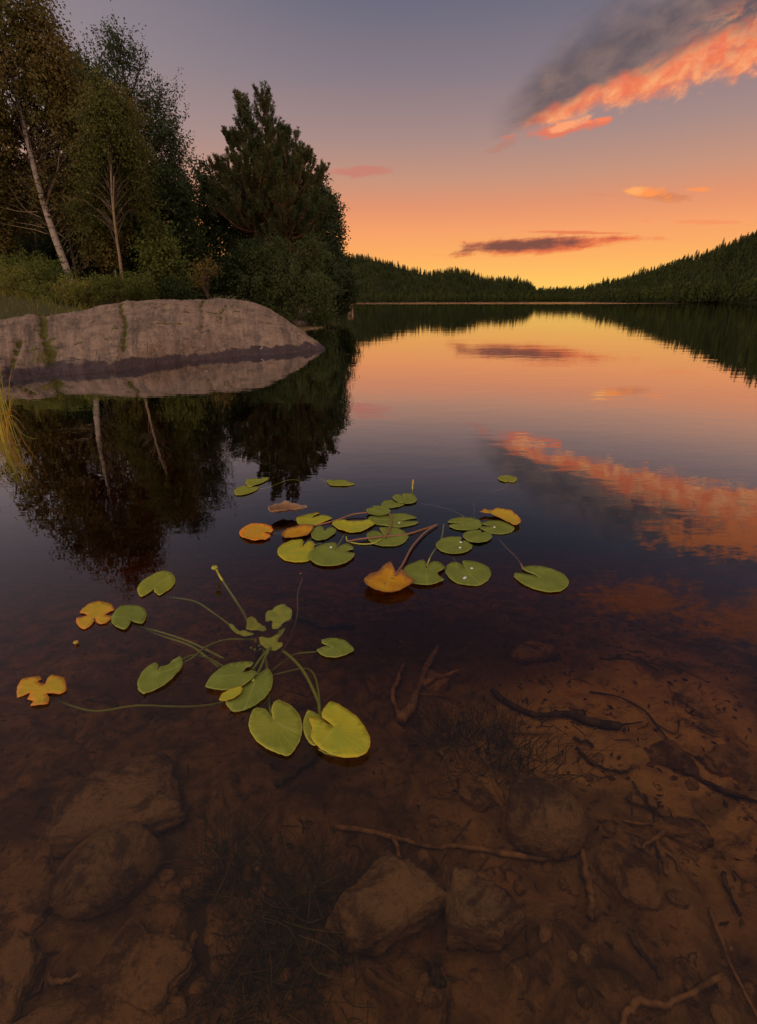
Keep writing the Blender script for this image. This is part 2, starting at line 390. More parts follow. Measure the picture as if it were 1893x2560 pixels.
M['lily_sunk'] = lily_mat('lily_sunken', c4(.62, .60, .05), c4(.40, .46, .05), c4(.5, .5, .07), .006, BR, .2)
def plain(name, col, rough=.5, spec=.4):
    m, g_, out = mat(name)
    pos = g_.new('ShaderNodeNewGeometry').outputs['Position']
    n = g_.noise(pos, 40, 3, .6)
    pbsdf(g_, out, g_.mix(n, col, tuple(c * .55 for c in col[:3]) + (1,)), rough, spec, n, .2, .003); return m
M['stem_green'] = plain('lily_stem_green', c4(.44, .42, .04))
M['stem_red'] = plain('lily_stem_red', c4(.26, .12, .055))
M['bud'] = plain('lily_bud', c4(.38, .36, .04))
M['bud_gold'] = plain('lily_bud_gold', c4(.55, .32, .04))
M['drop'] = plain('water_drop', c4(.75, .72, .7), .1, .8)
M['litter'] = leaf_mat('leaf_litter', c4(.14, .08, .04), c4(.07, .04, .022), c4(.34, .2, .09), .05, 6)
# ------------------------------------------------------------------ terrain
LAND = np.array([(-90, 5), (-9, 6.6), (-6.6, 7.6), (-4.6, 10.2), (-3.2, 13.6), (-3.4, 17), (-2.75, 22), (-2.3, 24.6), (-2.7, 27), (-5, 32), (-9, 42),
                 (-10, 55), (-5.2, 69), (-5.5, 74), (-16, 85), (-45, 130), (-120, 220), (-400, 300), (-400, 5)], float)
def sdist(P, poly=LAND):
    """signed distance, positive on land"""
    A = poly; B = np.roll(poly, -1, 0); d = np.full(len(P), 1e9); ins = np.zeros(len(P), bool)
    for a, b in zip(A, B):
        e = b - a; wv = P - a; t_ = np.clip((wv @ e) / (e @ e), 0, 1)
        d = np.minimum(d, np.linalg.norm(wv - t_[:, None] * e, axis=1))
        c1 = (a[1] > P[:, 1]) != (b[1] > P[:, 1])
        with np.errstate(divide='ignore', invalid='ignore'):
            xi = a[0] + (P[:, 1] - a[1]) / (b[1] - a[1] + 1e-12) * e[0]
        ins ^= c1 & (P[:, 0] < xi)
    return np.where(ins, d, -d)
def bed_depth(x, y):
    r = np.maximum(y, -3)
    return np.clip(.30 + .08 * r + .125 * np.maximum(r - 1.3, 0) ** 1.5, -.9, 3.4)
def ground(P, detail=True):
    P = np.asarray(P, float)[:, :2]; x, y = P[:, 0], P[:, 1]; sd = sdist(P)
    land = .06 + 1.62 * smooth(-.3, 10.5, sd) + .5 * smooth(7, 25, sd)
    land = land - .9 * smooth(17, 24, y) * smooth(-9, -4, x) 
    bed = -bed_depth(x, y); shelf = np.maximum(bed, -.05 + sd * .55)
    z = np.where(sd > 0, np.maximum(land, .05), np.where(sd > -8, shelf, bed))
    if detail:
        near = 1 - smooth(5, 14, np.hypot(x, y)); Q = np.stack([x, y, x * 0], 1)
        z = z + near * (.035 * fbm(Q * 2.1, 4) + (.034) * fbm(Q * 8 + 5, 4, .6) + .014 * np.abs(fbm(Q * 23 + 9, 3, .6)))
        z = z + (1 - near) * .10 * fbm(Q * .5, 4)
    return z
na, nr = 460, 430
az = np.radians(np.linspace(-105, 105, na)); r = np.geomspace(.12, 1500, nr)
R_, A_ = np.meshgrid(r, az, indexing='ij')
P2 = np.stack([(R_ * np.sin(A_)).ravel(), (R_ * np.cos(A_)).ravel()], 1)
Z = ground(P2)
i, j = np.meshgrid(np.arange(nr - 1), np.arange(na - 1), indexing='ij'); i = i.ravel(); j = j.ravel()
quads = np.stack([i * na + j, i * na + j + 1, (i + 1) * na + j + 1, (i + 1) * na + j], 1)[:, ::-1]
def gm():
    m, g_, out = mat('lake_ground')
    pos = g_.new('ShaderNodeNewGeometry').outputs['Position']; x, y, z = g_.sep(pos)
    n = g_.noise(pos, 1.6, 7, .62, .4); f = g_.noise(pos, 9, 7, .7, .5); ff = g_.noise(pos, 60, 4, .7)
    silt = g_.mix(g_.sstep(.3, .7, f), c4(.085, .048, .024), c4(.34, .195, .085))
    sand = g_.mix(g_.sstep(.3, .7, f), c4(.42, .25, .10), c4(.68, .44, .17))
    sx, sy, _ = W(1560, 1830, -.5); ax, ay = (x - float(sx)) / .85, (y - float(sy)) / .75
    sm = 1 - g_.sstep(.25, 1.15, g_.m('SQRT', ax * ax + ay * ay) + (n - .5) * 1.4 + (f - .5) * .6)
    col = g_.mix(sm, silt, sand); col = g_.mix(g_.sstep(.47, .62, g_.noise(pos, 2.6, 6, .65, .8)) * .6, col, c4(.075, .042, .026))
    col = g_.mix(g_.sstep(.56, .66, g_.noise(pos, 5.0, 6, .68, .6)) * .85, col, c4(.055, .032, .022))
    col = g_.mix(g_.sstep(.60, .66, g_.noise(pos, 30, 4, .65)) * .6, col, c4(.06, .036, .022))
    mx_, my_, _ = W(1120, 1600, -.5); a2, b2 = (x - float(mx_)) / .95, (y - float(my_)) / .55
    dark_patch = 1 - g_.sstep(.4, 1.15, g_.m('SQRT', a2 * a2 + b2 * b2) + (n - .5) * 1.2)  # soft-edged darker patch in the middle of the bed
    col = g_.mix(dark_patch * .75, col, g_.mix(f, c4(.05, .028, .018), c4(.12, .07, .04)))
    soil = g_.mix(n, c4(.05, .042, .018), c4(.085, .075, .025))
    col = g_.mix(g_.sstep(-.02, .12, z), col, soil)
    pbsdf(g_, out, col, .95, .1, f * 1.0 + ff * .35, .9, .03); return m
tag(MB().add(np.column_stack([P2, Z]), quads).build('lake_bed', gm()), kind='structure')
# ------------------------------------------------------------------ water: one closed body with a rippled top
def wm():
    m, g_, out = mat('lake_water')
    pos = g_.new('ShaderNodeNewGeometry').outputs['Position']; x, y, z = g_.sep(pos)
    a = g_.noise(g_.mapping(pos, (2.2, 5.0, 1)), 1, 3, .55, .3); b = g_.noise(g_.mapping(pos, (.35, .8, 1)), 1, 3, .5)
    c = g_.noise(g_.mapping(pos, (.004, .02, 1), (0, 0, .05)), 1, 3, .5)
    breeze = g_.sstep(170, 230, y + (c - .5) * 120 - x * .25) 
    h = (a - .5) * (.0009 + breeze * .045) + (b - .5) * .003
    bn = g_.new('ShaderNodeBump'); bn.inputs['Strength'].default_value = 1.0; bn.inputs['Distance'].default_value = 1.0
    g_.put(bn.inputs['Height'], h)
    fr = g_.new('ShaderNodeFresnel'); fr.inputs[0].default_value = 1.40; g_.l.new(bn.outputs[0], fr.inputs[1])
    gl = g_.new('ShaderNodeBsdfGlossy'); gl.inputs['Roughness'].default_value = .0; g_.l.new(bn.outputs[0], gl.inputs['Normal'])
    tr = g_.new('ShaderNodeBsdfTransparent')
    mx = g_.new('ShaderNodeMixShader'); g_.l.new(fr.outputs[0], mx.inputs[0]); g_.l.new(tr.outputs[0], mx.inputs[1]); g_.l.new(gl.outputs[0], mx.inputs[2])
    g_.l.new(mx.outputs[0], out.inputs[0])
    F0 = E(g_, fr.outputs[0]); g_.put(mx.inputs[0], F0 + (1 - F0) * g_.sstep(.022, .42, F0) * .92)
    va = g_.new('ShaderNodeVolumeAbsorption'); va.inputs[0].default_value = (.78, .47, .0, 1); va.inputs[1].default_value = 1.7
    g_.l.new(va.outputs[0], out.inputs[1]); return m
bx = np.array([(x, y, z) for z in (-6, 0) for (x, y) in ((-1600, -60), (1600, -60), (1600, 1600), (-1600, 1600))], float)
wo = MB().add(bx, [(0, 3, 2, 1), (4, 5, 6, 7), (0, 1, 5, 4), (1, 2, 6, 5), (2, 3, 7, 6), (3, 0, 4, 7)]).build('lake_water', wm(), smooth_=False)
tag(wo, kind='structure')
# ------------------------------------------------------------------ hills across the lake
SKY_L = [(-400, 700), (200, 672), (500, 640), (700, 632), (870, 628), (930, 635), (975, 650), (1020, 660), (1070, 675), (1100, 668), (1135, 665), (1180, 674), (1210, 689), (1260, 687),
         (1300, 691), (1325, 702), (1345, 716), (1400, 718), (1440, 719), (1500, 706), (1570, 690), (1600, 680), (1650, 665), (1700, 645), (1780, 622), (1830, 600), (1893, 575), (2100, 500), (2400, 430)]
tt = []; ee = []
for px, py in SKY_L: a, b, c = ray(px, py); tt.append(a / b); ee.append(c / b)
HT = np.array(tt); HE = np.array(ee)
DS = (np.array([-.9, -.3, .0, .2, .30, .355, .385, .42, .455, .50, .56, .64, .71, .85, 1.3]), np.array([620, 700, 740, 760, 790, 800, 640, 520, 430, 370, 325, 280, 245, 210, 170.]))
def tE(t): return np.interp(t, HT, HE)
def tDs(t): return np.interp(t, *DS) + 14 * np.sin(t * 41) * smooth(.0, .3, 1 - t)
def tDr(t): return tDs(t) + np.interp(t, [-.9, .2, .27, .33, .40, .5, .71, 1.3], [230, 170, 90, 60, 120, 170, 200, 240])
def hillz(t, d):
    s_, r_ = tDs(t), tDr(t); zr = np.maximum(1.1 + tE(t) * r_ - 9.5, 1.0)
    q_ = (d - s_) / (r_ - s_)
    up = np.where(q_ < 0, q_ * 6, .5 + zr * (.25 * np.clip(q_, 0, 1) + .75 * smooth(0, 1.05, q_)))
    return np.where(q_ > 1, np.maximum(zr + .5 - (q_ - 1) * .10 * zr, .5), up)
nt_, nd_ = 420, 60
T_, Q_ = np.meshgrid(np.linspace(-.9, 1.3, nt_), np.concatenate([[-.06], np.linspace(0, 1.9, nd_ - 1)]), indexing='ij')
Tf, Qf = T_.ravel(), Q_.ravel(); Df = tDs(Tf) + Qf * (tDr(Tf) - tDs(Tf))
Zf = hillz(Tf, Df); Xf = Tf * Df; Zf = np.where(Qf > 0, Zf + .8 * fbm(np.stack([Xf, Df, Xf * 0], 1) * .03, 3), -2.0)
i, j = np.meshgrid(np.arange(nt_ - 1), np.arange(nd_ - 1), indexing='ij'); i = i.ravel(); j = j.ravel()
hq = np.stack([i * nd_ + j, (i + 1) * nd_ + j, (i + 1) * nd_ + j + 1, i * nd_ + j + 1], 1)
def hm():
    m, g_, out = mat('forest_floor')
    pos = g_.new('ShaderNodeNewGeometry').outputs['Position']; n = g_.noise(pos, .08, 5, .6)
    pbsdf(g_, out, g_.mix(n, c4(.018, .022, .008), c4(.04, .04, .014)), .95, .05); return m
tag(MB().add(np.stack([Xf, Df, Zf], 1), hq).build('hills', hm()), kind='structure')
# trees of the far shore ------------------------------------------------
def spruce_template(seed):
    rg = np.random.default_rng(seed); V = []; F = []
    n = 9
    for k_ in range(n):
        h = .10 + .88 * (k_ / n) ** .95; rad = (.20 * (1 - k_ / n) ** .85 + .012) * rg.uniform(.85, 1.15); m_ = 9 if k_ < 6 else 6
        top = h + .19 * (1 - .5 * k_ / n)
        ph = rg.uniform(0, 6.28)
        for a in range(m_):
            an = ph + a * 2 * math.pi / m_ + rg.normal(0, .12); rr = rad * rg.uniform(.6, 1.25); wd = 2.6 / m_ * rr + .008
            c_, s_ = math.cos(an), math.sin(an); b = len(V)
            V += [(0, 0, min(top, 1)), (c_ * rr - s_ * wd * .5, s_ * rr + c_ * wd * .5, h - .02 + rg.normal(0, .012)), (c_ * rr * 1.15, s_ * rr * 1.15, h - .045), (c_ * rr + s_ * wd * .5, s_ * rr - c_ * wd * .5, h - .02 + rg.normal(0, .012))]
            F.append((b, b + 1, b + 2, b + 3))
    b = len(V)
    for z_, q_ in ((0, .014), (.3, .01)):
        V += [(q_, 0, z_), (-q_ * .5, q_ * .87, z_), (-q_ * .5, -q_ * .87, z_)]
    F += [(b, b + 1, b + 4, b + 3), (b + 1, b + 2, b + 5, b + 4), (b + 2, b, b + 3, b + 5)]
    V = np.array(V); rn = np.repeat(rg.uniform(0, .8, (len(V) + 3) // 4), 4)[:len(V)]
    return V, np.array(F), rn
def fbirch_template(seed):
    rg = np.random.default_rng(seed); N = 150
    u = nrm(rg.normal(size=(N, 3))) * rg.uniform(.3, 1, (N, 1)) ** .5
    rr = .20; P = u * (rr, rr, .40) + (0, 0, .58)
    P[:, :2] *= (1.15 - .7 * np.clip((P[:, 2] - .3) / .7, 0, 1))[:, None] * rg.uniform(.8, 1.2, (N, 1))
    d1 = nrm(rg.normal(size=(N, 3)) + (0, 0, -.3)); d2 = nrm(np.cross(d1, rg.normal(size=(N, 3)))); s_ = rg.uniform(.03, .07, (N, 1))
    V = np.stack([P - d1 * s_, P + d2 * s_ * .6, P + d1 * s_, P - d2 * s_ * .6], 1).reshape(-1, 3); F = np.arange(N * 4).reshape(N, 4)
    b = len(V); tv = []
    for z_, q_ in ((0, .013), (.6, .006)):
        tv += [(q_, 0, z_), (-q_ * .5, q_ * .87, z_), (-q_ * .5, -q_ * .87, z_)]
    F = np.vstack([F, [(b, b + 1, b + 4, b + 3), (b + 1, b + 2, b + 5, b + 4), (b + 2, b, b + 3, b + 5)]])
    return np.vstack([V, tv]), F, np.concatenate([np.repeat(rg.uniform(0, 1, N), 4), np.zeros(6)])
TPL = {'spruce': [spruce_template(k_) for k_ in range(6)], 'birch': [fbirch_template(k_ + 50) for k_ in range(5)]}
spots = []
for n_, t0, t1 in ((3600, -.34, .36), (3400, .33, .86)):
    t_ = rng.uniform(t0, t1, n_); q_ = np.concatenate([rng.uniform(0.015, 1.12, n_ - 350), rng.uniform(.0, .06, 350)])
    d_ = tDs(t_) + q_ * (tDr(t_) - tDs(t_)); z_ = hillz(t_, d_)
    nb = perlin(np.stack([t_ * 26, d_ * .02, t_ * 0], 1))
    pb = np.where(q_ < .10, .6, np.where(q_ < .75, .12 + .5 * np.clip(nb, 0, 1) + .10 * (t0 > 0), .0))
    isb = rng.uniform(0, 1, n_) < pb
    h_ = np.where(isb, rng.uniform(5.5, 11.5, n_), rng.uniform(5.5, 13, n_) * np.where(rng.uniform(0, 1, n_) < .10, 1.28, 1)) * np.where(q_ > .9, .8, 1)
    for a in zip(t_, d_, z_, h_, isb, q_): spots.append(a)
spots.sort(key=lambda a: -a[3] / a[1] * (1.0 if a[5] < .12 or a[5] > .85 else .35))
count = {'spruce': 0, 'birch': 0}; rest = {'spruce': MB(), 'birch': MB()}; protos = {}
for kd in TPL:
    protos[kd] = []
for t_, d_, z_, h_, isb, q_ in spots:
    kd = 'birch' if isb else 'spruce'; k_ = int(rng.integers(len(TPL[kd]))); V, F, rn = TPL[kd][k_]; rz = rng.uniform(0, 6.28)
    sx = h_ * rng.uniform(.8, 1.15)
    side = 'right' if t_ > .37 else 'left'
    if count[kd] < 300 and -.06 < t_ < .80:
        count[kd] += 1
        while len(protos[kd]) <= k_: protos[kd].append(None)
        if protos[kd][k_] is None:
            o = MB().add(V, F, rnd=rn).build('spruce_tree' if kd == 'spruce' else 'birch_tree', M['spruce' if kd == 'spruce' else 'farbirch'], smooth_=False); protos[kd][k_] = o
        else:
            o = protos[kd][k_].copy(); C.collection.objects.link(o)
        o.location = (t_ * d_, d_, z_ - .2); o.rotation_euler = (0, 0, rz); o.scale = (sx, sx, h_)
        if kd == 'spruce':
            lab, grp = ('dark pointed spruce on the high wooded slope at the right of the lake', 'spruces on the right slope') if side == 'right' else \
                       ('small dark spruce on the low wooded ridge beyond the far end of the lake', 'spruces on the far ridge')
        else:
            lab, grp = ('light green birch along the near foot of the right wooded slope', 'birches under the right slope') if side == 'right' else \
                       ('pale green birch on the far waterline below the low wooded ridge', 'birches along the far waterline')
        tag(o, lab, 'tree', grp)
    else:
        c_, s_ = math.cos(rz), math.sin(rz); P = V * (sx, sx, h_); P = np.stack([P[:, 0] * c_ - P[:, 1] * s_ + t_ * d_, P[:, 0] * s_ + P[:, 1] * c_ + d_, P[:, 2] + z_ - .2], 1)
        rest[kd].add(P, F, rnd=rn)
tag(rest['spruce'].build('spruce_forest', M['spruce'], smooth_=False), 'mass of dark spruce forest covering the hills across the lake', 'forest', kind='stuff')
tag(rest['birch'].build('birch_wood', M['farbirch'], smooth_=False), 'scattered lighter birches mixed into the forest across the lake', 'forest', kind='stuff')
# ------------------------------------------------------------------ granite outcrop
front = [(-260, 985), (-120, 972), (0, 957), (60, 948), (150, 937), (300, 926), (450, 906), (600, 891), (700, 884), (770, 878), (812, 873)]
crest = [(-260, 818, 9.2), (-120, 806, 10.2), (0, 799, 10.9), (75, 787, 11.2), (125, 787, 11.6), (200, 779, 12.1), (300, 757, 12.6), (395, 749, 13.1), (480, 748, 13.4), (560, 749, 13.7), (625, 757, 13.9), (690, 785, 13.8), (760, 840, 13.2)]
Fp = spline(np.array([W(*a) for a in front]), 300); Cp = spline(np.array([D(*a) for a in crest]), 300)
qs = np.concatenate([np.linspace(-.30, 0, 14, endpoint=False), np.linspace(0, 1, 90), np.linspace(1.03, 2.0, 34)])
S, Qg = np.meshgrid(np.arange(300), qs, indexing='ij'); S = S.ravel(); Qv = Qg.ravel()
f_, c_ = Fp[S], Cp[S]; qc = np.clip(Qv, 0, 1)
prof = 1 - (1 - qc) ** 1.75
V = f_ + (c_ - f_) * np.stack([qc, qc, prof], 1)
dirv = nrm((c_ - f_) * (1, 1, 0))
und = np.minimum(Qv, 0); V = V + dirv * (und * 1.4)[:, None]; V[:, 2] += und * 1.6
ov = np.maximum(Qv - 1, 0); V = V + dirv * (ov * 2.2)[:, None]; V[:, 2] -= ov ** 1.6 * (c_[:, 2] * .9 + .35)
# where along the photo's width each column is, for the mossy clefts
sfrac = S / 299.0; pxf = np.interp(sfrac * (len(front) - 1), np.arange(len(front)), [a[0] for a in front]); pxc = np.interp(sfrac * (len(crest) - 1), np.arange(len(crest)), [a[0] for a in crest])
pxx = pxf + (pxc - pxf) * qc
moss = np.zeros(len(V)); push = np.zeros(len(V)); inq = (Qv > .02) & (Qv < 1.1)
for c0, slope, wdt, q0, q1, dep, ms in ((118, -14, 13, .10, 1.05, .09, 1.0), (312, -4, 7, .12, .98, .06, .75), (508, 3, 6, .22, 1.0, .06, .6), (415, 4, 7, .62, .98, .03, .45), (560, 8, 6, .35, .8, .04, .55), (60, 46, 12, .06, .42, .10, .55)):
    line = c0 + slope * (qc - .5) * 2 + 16 * perlin(np.stack([qc * 3.3, qc * 0 + c0 * .37, qc * 0], 1)) + 5 * perlin(np.stack([qc * 13, qc * 0 + c0, qc * 0], 1)) 
    gs = np.exp(-((pxx - line) / wdt) ** 2) * smooth(q0 - .08, q0 + .04, qc) * (1 - smooth(q1 - .04, q1 + .04, qc)) * inq
    push -= dep * gs; moss = np.maximum(moss, ms * np.minimum(gs * 1.2, 1) * (.35 + .9 * np.clip(.5 + fbm(V * 5 + c0, 3), 0, 1)))
hl = 0.05 + sum(.55 * np.exp(-((qc - q0 - .03 * perlin(np.stack([pxx * .02, qc * 0, qc * 0 + sd0], 1))) / .014) ** 2) * smooth(.05, .22, perlin(np.stack([pxx * .028, qc * 0, qc * 0 + sd0 + 3], 1))) for q0, sd0 in ((.38, 1.5), (.55, 7.5), (.7, 12.5), (.26, 20.5)))
moss = np.maximum(moss, np.where(inq, hl, 0))
slab = np.exp(-((pxx - 425) / 115) ** 4) * smooth(.02, .14, qc) * (1 - smooth(.24, .31, qc)) * inq
push += .20 * slab
ledge = np.exp(-((pxx - 235) / 70) ** 4) * np.exp(-((qc - .05) / .05) ** 2) * inq; push += .06 * ledge
N_ = nrm(np.stack([-dirv[:, 0], -dirv[:, 1], .6 + qc], 1))
push += .045 * inq * fbm(np.stack([pxx * .030, qc * 2.2, qc * 0 + 3], 1), 4, .55) + .014 * inq * fbm(np.stack([pxx * .10, qc * 4, qc * 0 + 8], 1), 3, .6)
push += .055 * fbm(V * 1.1, 5, .55) + .009 * fbm(V * (6, 6, 3), 4, .6) + .005 * np.abs(fbm(V * 18, 3))
V = V + N_ * push[:, None]
n2 = len(qs); i, j = np.meshgrid(np.arange(299), np.arange(n2 - 1), indexing='ij'); i = i.ravel(); j = j.ravel()
rq = np.stack([i * n2 + j, (i + 1) * n2 + j, (i + 1) * n2 + j + 1, i * n2 + j + 1], 1)
rk = thing('granite_outcrop', 'huge smooth rounded grey granite outcrop with mossy clefts sloping into the lake', 'rock', W(420, 900))
MB().add(V, rq, moss=moss, rpx=pxx / 100, rq=qc).build('rock_face', M['granite'], rk)
# grass and moss tufts rooted in the clefts
ROCKV = V.reshape(300, n2, 3)
def rock_at(px, q): 
    jq = int(np.argmin(np.abs(qs - q))); col = np.interp(px, pxx.reshape(300, n2)[:, jq], np.arange(300)); return ROCKV[int(col), jq]
for px, q0, q1, n_ in ((100, .10, .22, 60), (118, .12, .2, 50), (312, .12, .2, 16), (60, .1, .18, 20)):
    mb = MB(); Pq = np.array([rock_at(px + rng.normal(0, 8), rng.uniform(q0, q1)) for _ in range(n_)])
    leaves(mb, Pq, np.tile((0, -.3, 1.0), (n_, 1)), .075, .10, .5); mb.build('leaves', M['herb_leaf'], rk, False)
# ------------------------------------------------------------------ the grove on the left bank
def gz(x, y): return float(ground(np.array([[x, y]]), True)[0])
def trunk(parent, pts, d, r0, r1, material, n=24, name='trunk', seg=9, base=True):
    P = np.array([D(a[0], a[1], d + (a[2] if len(a) > 2 else 0)) for a in pts])
    if base: P = np.vstack([[P[0][0] + .05, P[0][1], min(gz(P[0][0], P[0][1]) - .15, P[0][2] - .05)], P])
    Q = spline(P, n); mb = MB(); tube(mb, Q, np.linspace(r0, r1, n) ** 1.0, seg, .04); mb.build(name, material, parent); return Q
def blob_pts(blobs, d, n, shell=2.6, gap=.0, gscale=1.0):
    """spray centres inside lobes given as (px, py, rx, ry, weight[, depth shift])"""
    wts = np.array([b[4] for b in blobs], float); out = []
    cnt = rng.multinomial(n, wts / wts.sum())
    for b, k_ in zip(blobs, cnt):
        dd = d + (b[5] if len(b) > 5 else 0); c0 = D(b[0], b[1], dd); sc_ = .00071 * dd
        u = nrm(rng.normal(size=(k_, 3))) * rng.uniform(0, 1, (k_, 1)) ** (1 / shell)
        out.append(c0 + u * (b[2] * sc_, min(b[2] * sc_, 2.2), b[3] * sc_))
    P = np.concatenate(out)
    if gap > 0:
        nn = fbm(P * gscale, 3); P = P[nn > np.quantile(nn, gap)]
    return P
def crown(parent, P, axis, material, per=36, ls=.6, droop=-.3, out=1.0, up=0.0, leaf=.075, wid=.62, spread=.07, hang=.5, name='crown', twigs=0, twig_mat=None, twig_r=.006):
    """each centre carries a twig that runs outward from the trunk axis, with leaves along it"""
    mb = MB(); tw = MB(); N = len(P)
    ia = np.argmin(np.abs(axis[None, :, 2] - (P[:, 2:3] - .4)), axis=1); o = P - axis[ia]; o[:, 2] *= .3
    dr = nrm(nrm(o) * out + rng.normal(0, .35, (N, 3)) + (0, 0, up))
    tt_ = rng.uniform(0, 1, (N, per)); L_ = ls * rng.uniform(.6, 1.3, (N, 1))
    pos = P[:, None] + dr[:, None] * (tt_ * L_)[..., None]
    pos[..., 2] += droop * (tt_ * L_) ** 2 / ls
    pos += rng.normal(0, spread, pos.shape) * (.4 + tt_[..., None])
    ld = nrm(dr[:, None] * .6 + rng.normal(0, .6, pos.shape) + (0, 0, -hang))
    rnd = np.clip(np.repeat(rng.uniform(0, .7, N), per) + rng.uniform(0, .3, N * per), 0, 1)
    leaves(mb, pos.reshape(-1, 3), ld.reshape(-1, 3), leaf, wid, .2, rnd)
    mb.build(name, material, parent, False)
    if twigs:
        for k_ in rng.choice(N, min(twigs, N), replace=False):
            a = axis[max(ia[k_] - rng.integers(1, 4), 0)]; e = P[k_] + dr[k_] * ls * .8 + (0, 0, droop * ls * .6); mid = (a + P[k_]) / 2 + (0, 0, .12)
            tube(tw, spline([a, mid, P[k_], e], 9), np.linspace(twig_r * 3, twig_r * .6, 9), 4)
        tw.build('branch_sprays', twig_mat, parent)
def tree_root(name, label, px, py, d, cat='tree', group=None):
    p = D(px, py, d); return thing(name, label, cat, (p[0], p[1], gz(p[0], p[1])), group)
# big leaning birch
t = tree_root('birch_tree', 'large leaning birch with a white forked trunk and brown drooping crown', 178, 712, 18)
tk = trunk(t, [(178, 712), (165, 668), (140, 600), (113, 520), (88, 430), (64, 330), (42, 240), (20, 130), (-5, 0), (-14, -80)], 18, .135, .025, M['birch_bark'], 40)
for pts in ([(115, 520), (125, 480), (142, 436), (150, 380), (160, 300)], [(118, 585), (85, 574), (40, 566), (-10, 555)], [(112, 570), (80, 562), (40, 556)], [(104, 545), (60, 520), (20, 460)], [(96, 530), (45, 528), (-20, 512)],
            [(132, 575), (150, 586), (165, 598)], [(118, 530), (140, 520), (170, 530)], [(80, 400), (110, 340), (140, 260)], [(50, 300), (20, 240), (-10, 200)], [(30, 190), (60, 130), (80, 70)]):
    trunk(t, pts, 18, .042 if len(pts) == 5 else .014, .005, M['slim_bark'], 14, 'limb', 6, False)
bl = [(10, -30, 70, 110, 1.2), (30, 90, 90, 110, 1.6), (90, 150, 62, 80, 1.0), (70, 250, 110, 90, 1.8, .7), (150, 260, 95, 80, 1.3, .4), (215, 330, 90, 90, 1.5, .3), (20, 380, 90, 100, 1.4, .9), (190, 430, 105, 80, 1.5, .8), (270, 290, 50, 60, .5, .4), (20, 500, 80, 60, .6, 1.0), (215, 540, 60, 70, .6, .4), (-10, 250, 60, 120, .8, -.4)]
crown(t, blob_pts(bl, 18, 1750, 2.2, .16, .9), tk, M['birch_leaf'], 42, .75, -.75, .7, .0, .09, .62, .085, .9, twigs=140, twig_mat=M['dark_bark'])
# thin companion
t = tree_root('birch_tree', 'thin dark stemmed birch standing close behind the large white birch', 197, 720, 18.8)
tk = trunk(t, [(197, 720), (186, 660), (174, 598), (160, 540), (150, 470), (148, 380)], 18.8, .07, .02, M['dark_bark'], 24)
crown(t, blob_pts([(210, 540, 75, 60, 1), (230, 610, 50, 50, .6), (160, 470, 80, 80, 1)], 18.8, 360, 2.4, .12), tk, M['birch_leaf'], 38, .6, -.6, .7, 0, .075, .62, .08, .8, twigs=40, twig_mat=M['dark_bark'])
# slim light birch
t = tree_root('birch_tree', 'slim straight birch with a pale tan stem forking high up', 308, 706, 20)
tk = trunk(t, [(308, 706), (300, 650), (291, 590), (284, 530), (279, 470), (277, 400), (272, 300)], 16.6, .05, .015, M['slim_bark'], 30)
trunk(t, [(286, 545), (284, 500), (285, 440)], 16.6, .025, .012, M['slim_bark'], 10, 'limb', 6, False)
trunk(t, [(292, 706), (288, 675)], 16.6, .018, .012, M['slim_bark'], 6, 'limb', 6, True)
crown(t, blob_pts([(272, 270, 26, 50, .7), (268, 340, 42, 60, 1.1, .2), (300, 380, 40, 60, .8, .6), (255, 430, 50, 60, .9, .9), (325, 470, 40, 70, .8, .9), (235, 520, 50, 60, .6, 1.0)], 16.6, 640, 2.4, .06), tk, M['slim_leaf'], 40, .65, -.6, .7, 0, .075, .6, .08, .8, twigs=60, twig_mat=M['dark_bark'])
# tall sparse aspen
t = tree_root('aspen_tree', 'tall slender aspen with a thin see-through pointed top', 345, 715, 24)
tk = trunk(t, [(345, 715), (345, 600), (340, 470), (332, 350), (318, 230), (305, 165), (298, 118)], 24, .13, .01, M['dark_bark'], 40)
for pts in ([(322, 250), (345, 190), (350, 150), (340, 122)], [(318, 240), (285, 180), (262, 140), (266, 108)], [(330, 330), (270, 235), (246, 155)], [(336, 400), (385, 300), (400, 230), (395, 225)], [(336, 420), (390, 330), (425, 245)], [(338, 440), (400, 360), (437, 290)], [(340, 470), (410, 420), (440, 330)], [(340, 500), (430, 430), (452, 390)]):
    Q = trunk(t, pts, 24, .035, .006, M['dark_bark'], 14, 'limb', 5, False)
    k_ = 17; P = Q[rng.integers(4, 14, k_)] + rng.normal(0, .16, (k_, 3))
    crown(t, P, tk, M['aspen_leaf'], 24, .6, .05, .5, .8, .07, .7, .06, .3, name='leaves')
crown(t, blob_pts([(297, 135, 13, 40, .3), (306, 190, 34, 50, .7), (318, 250, 50, 60, 1.3), (345, 300, 62, 70, 1.6), (390, 330, 50, 55, 1.0), (360, 400, 80, 80, 2.4), (420, 395, 35, 70, 1.0), (430, 470, 45, 60, 1.2), (380, 500, 80, 70, 1.8)], 24, 950, 2.2, .24, 1.1), tk, M['aspen_leaf'], 30, .7, -.02, .5, .7, .088, .68, .07, .3, twigs=150, twig_mat=M['dark_bark'])
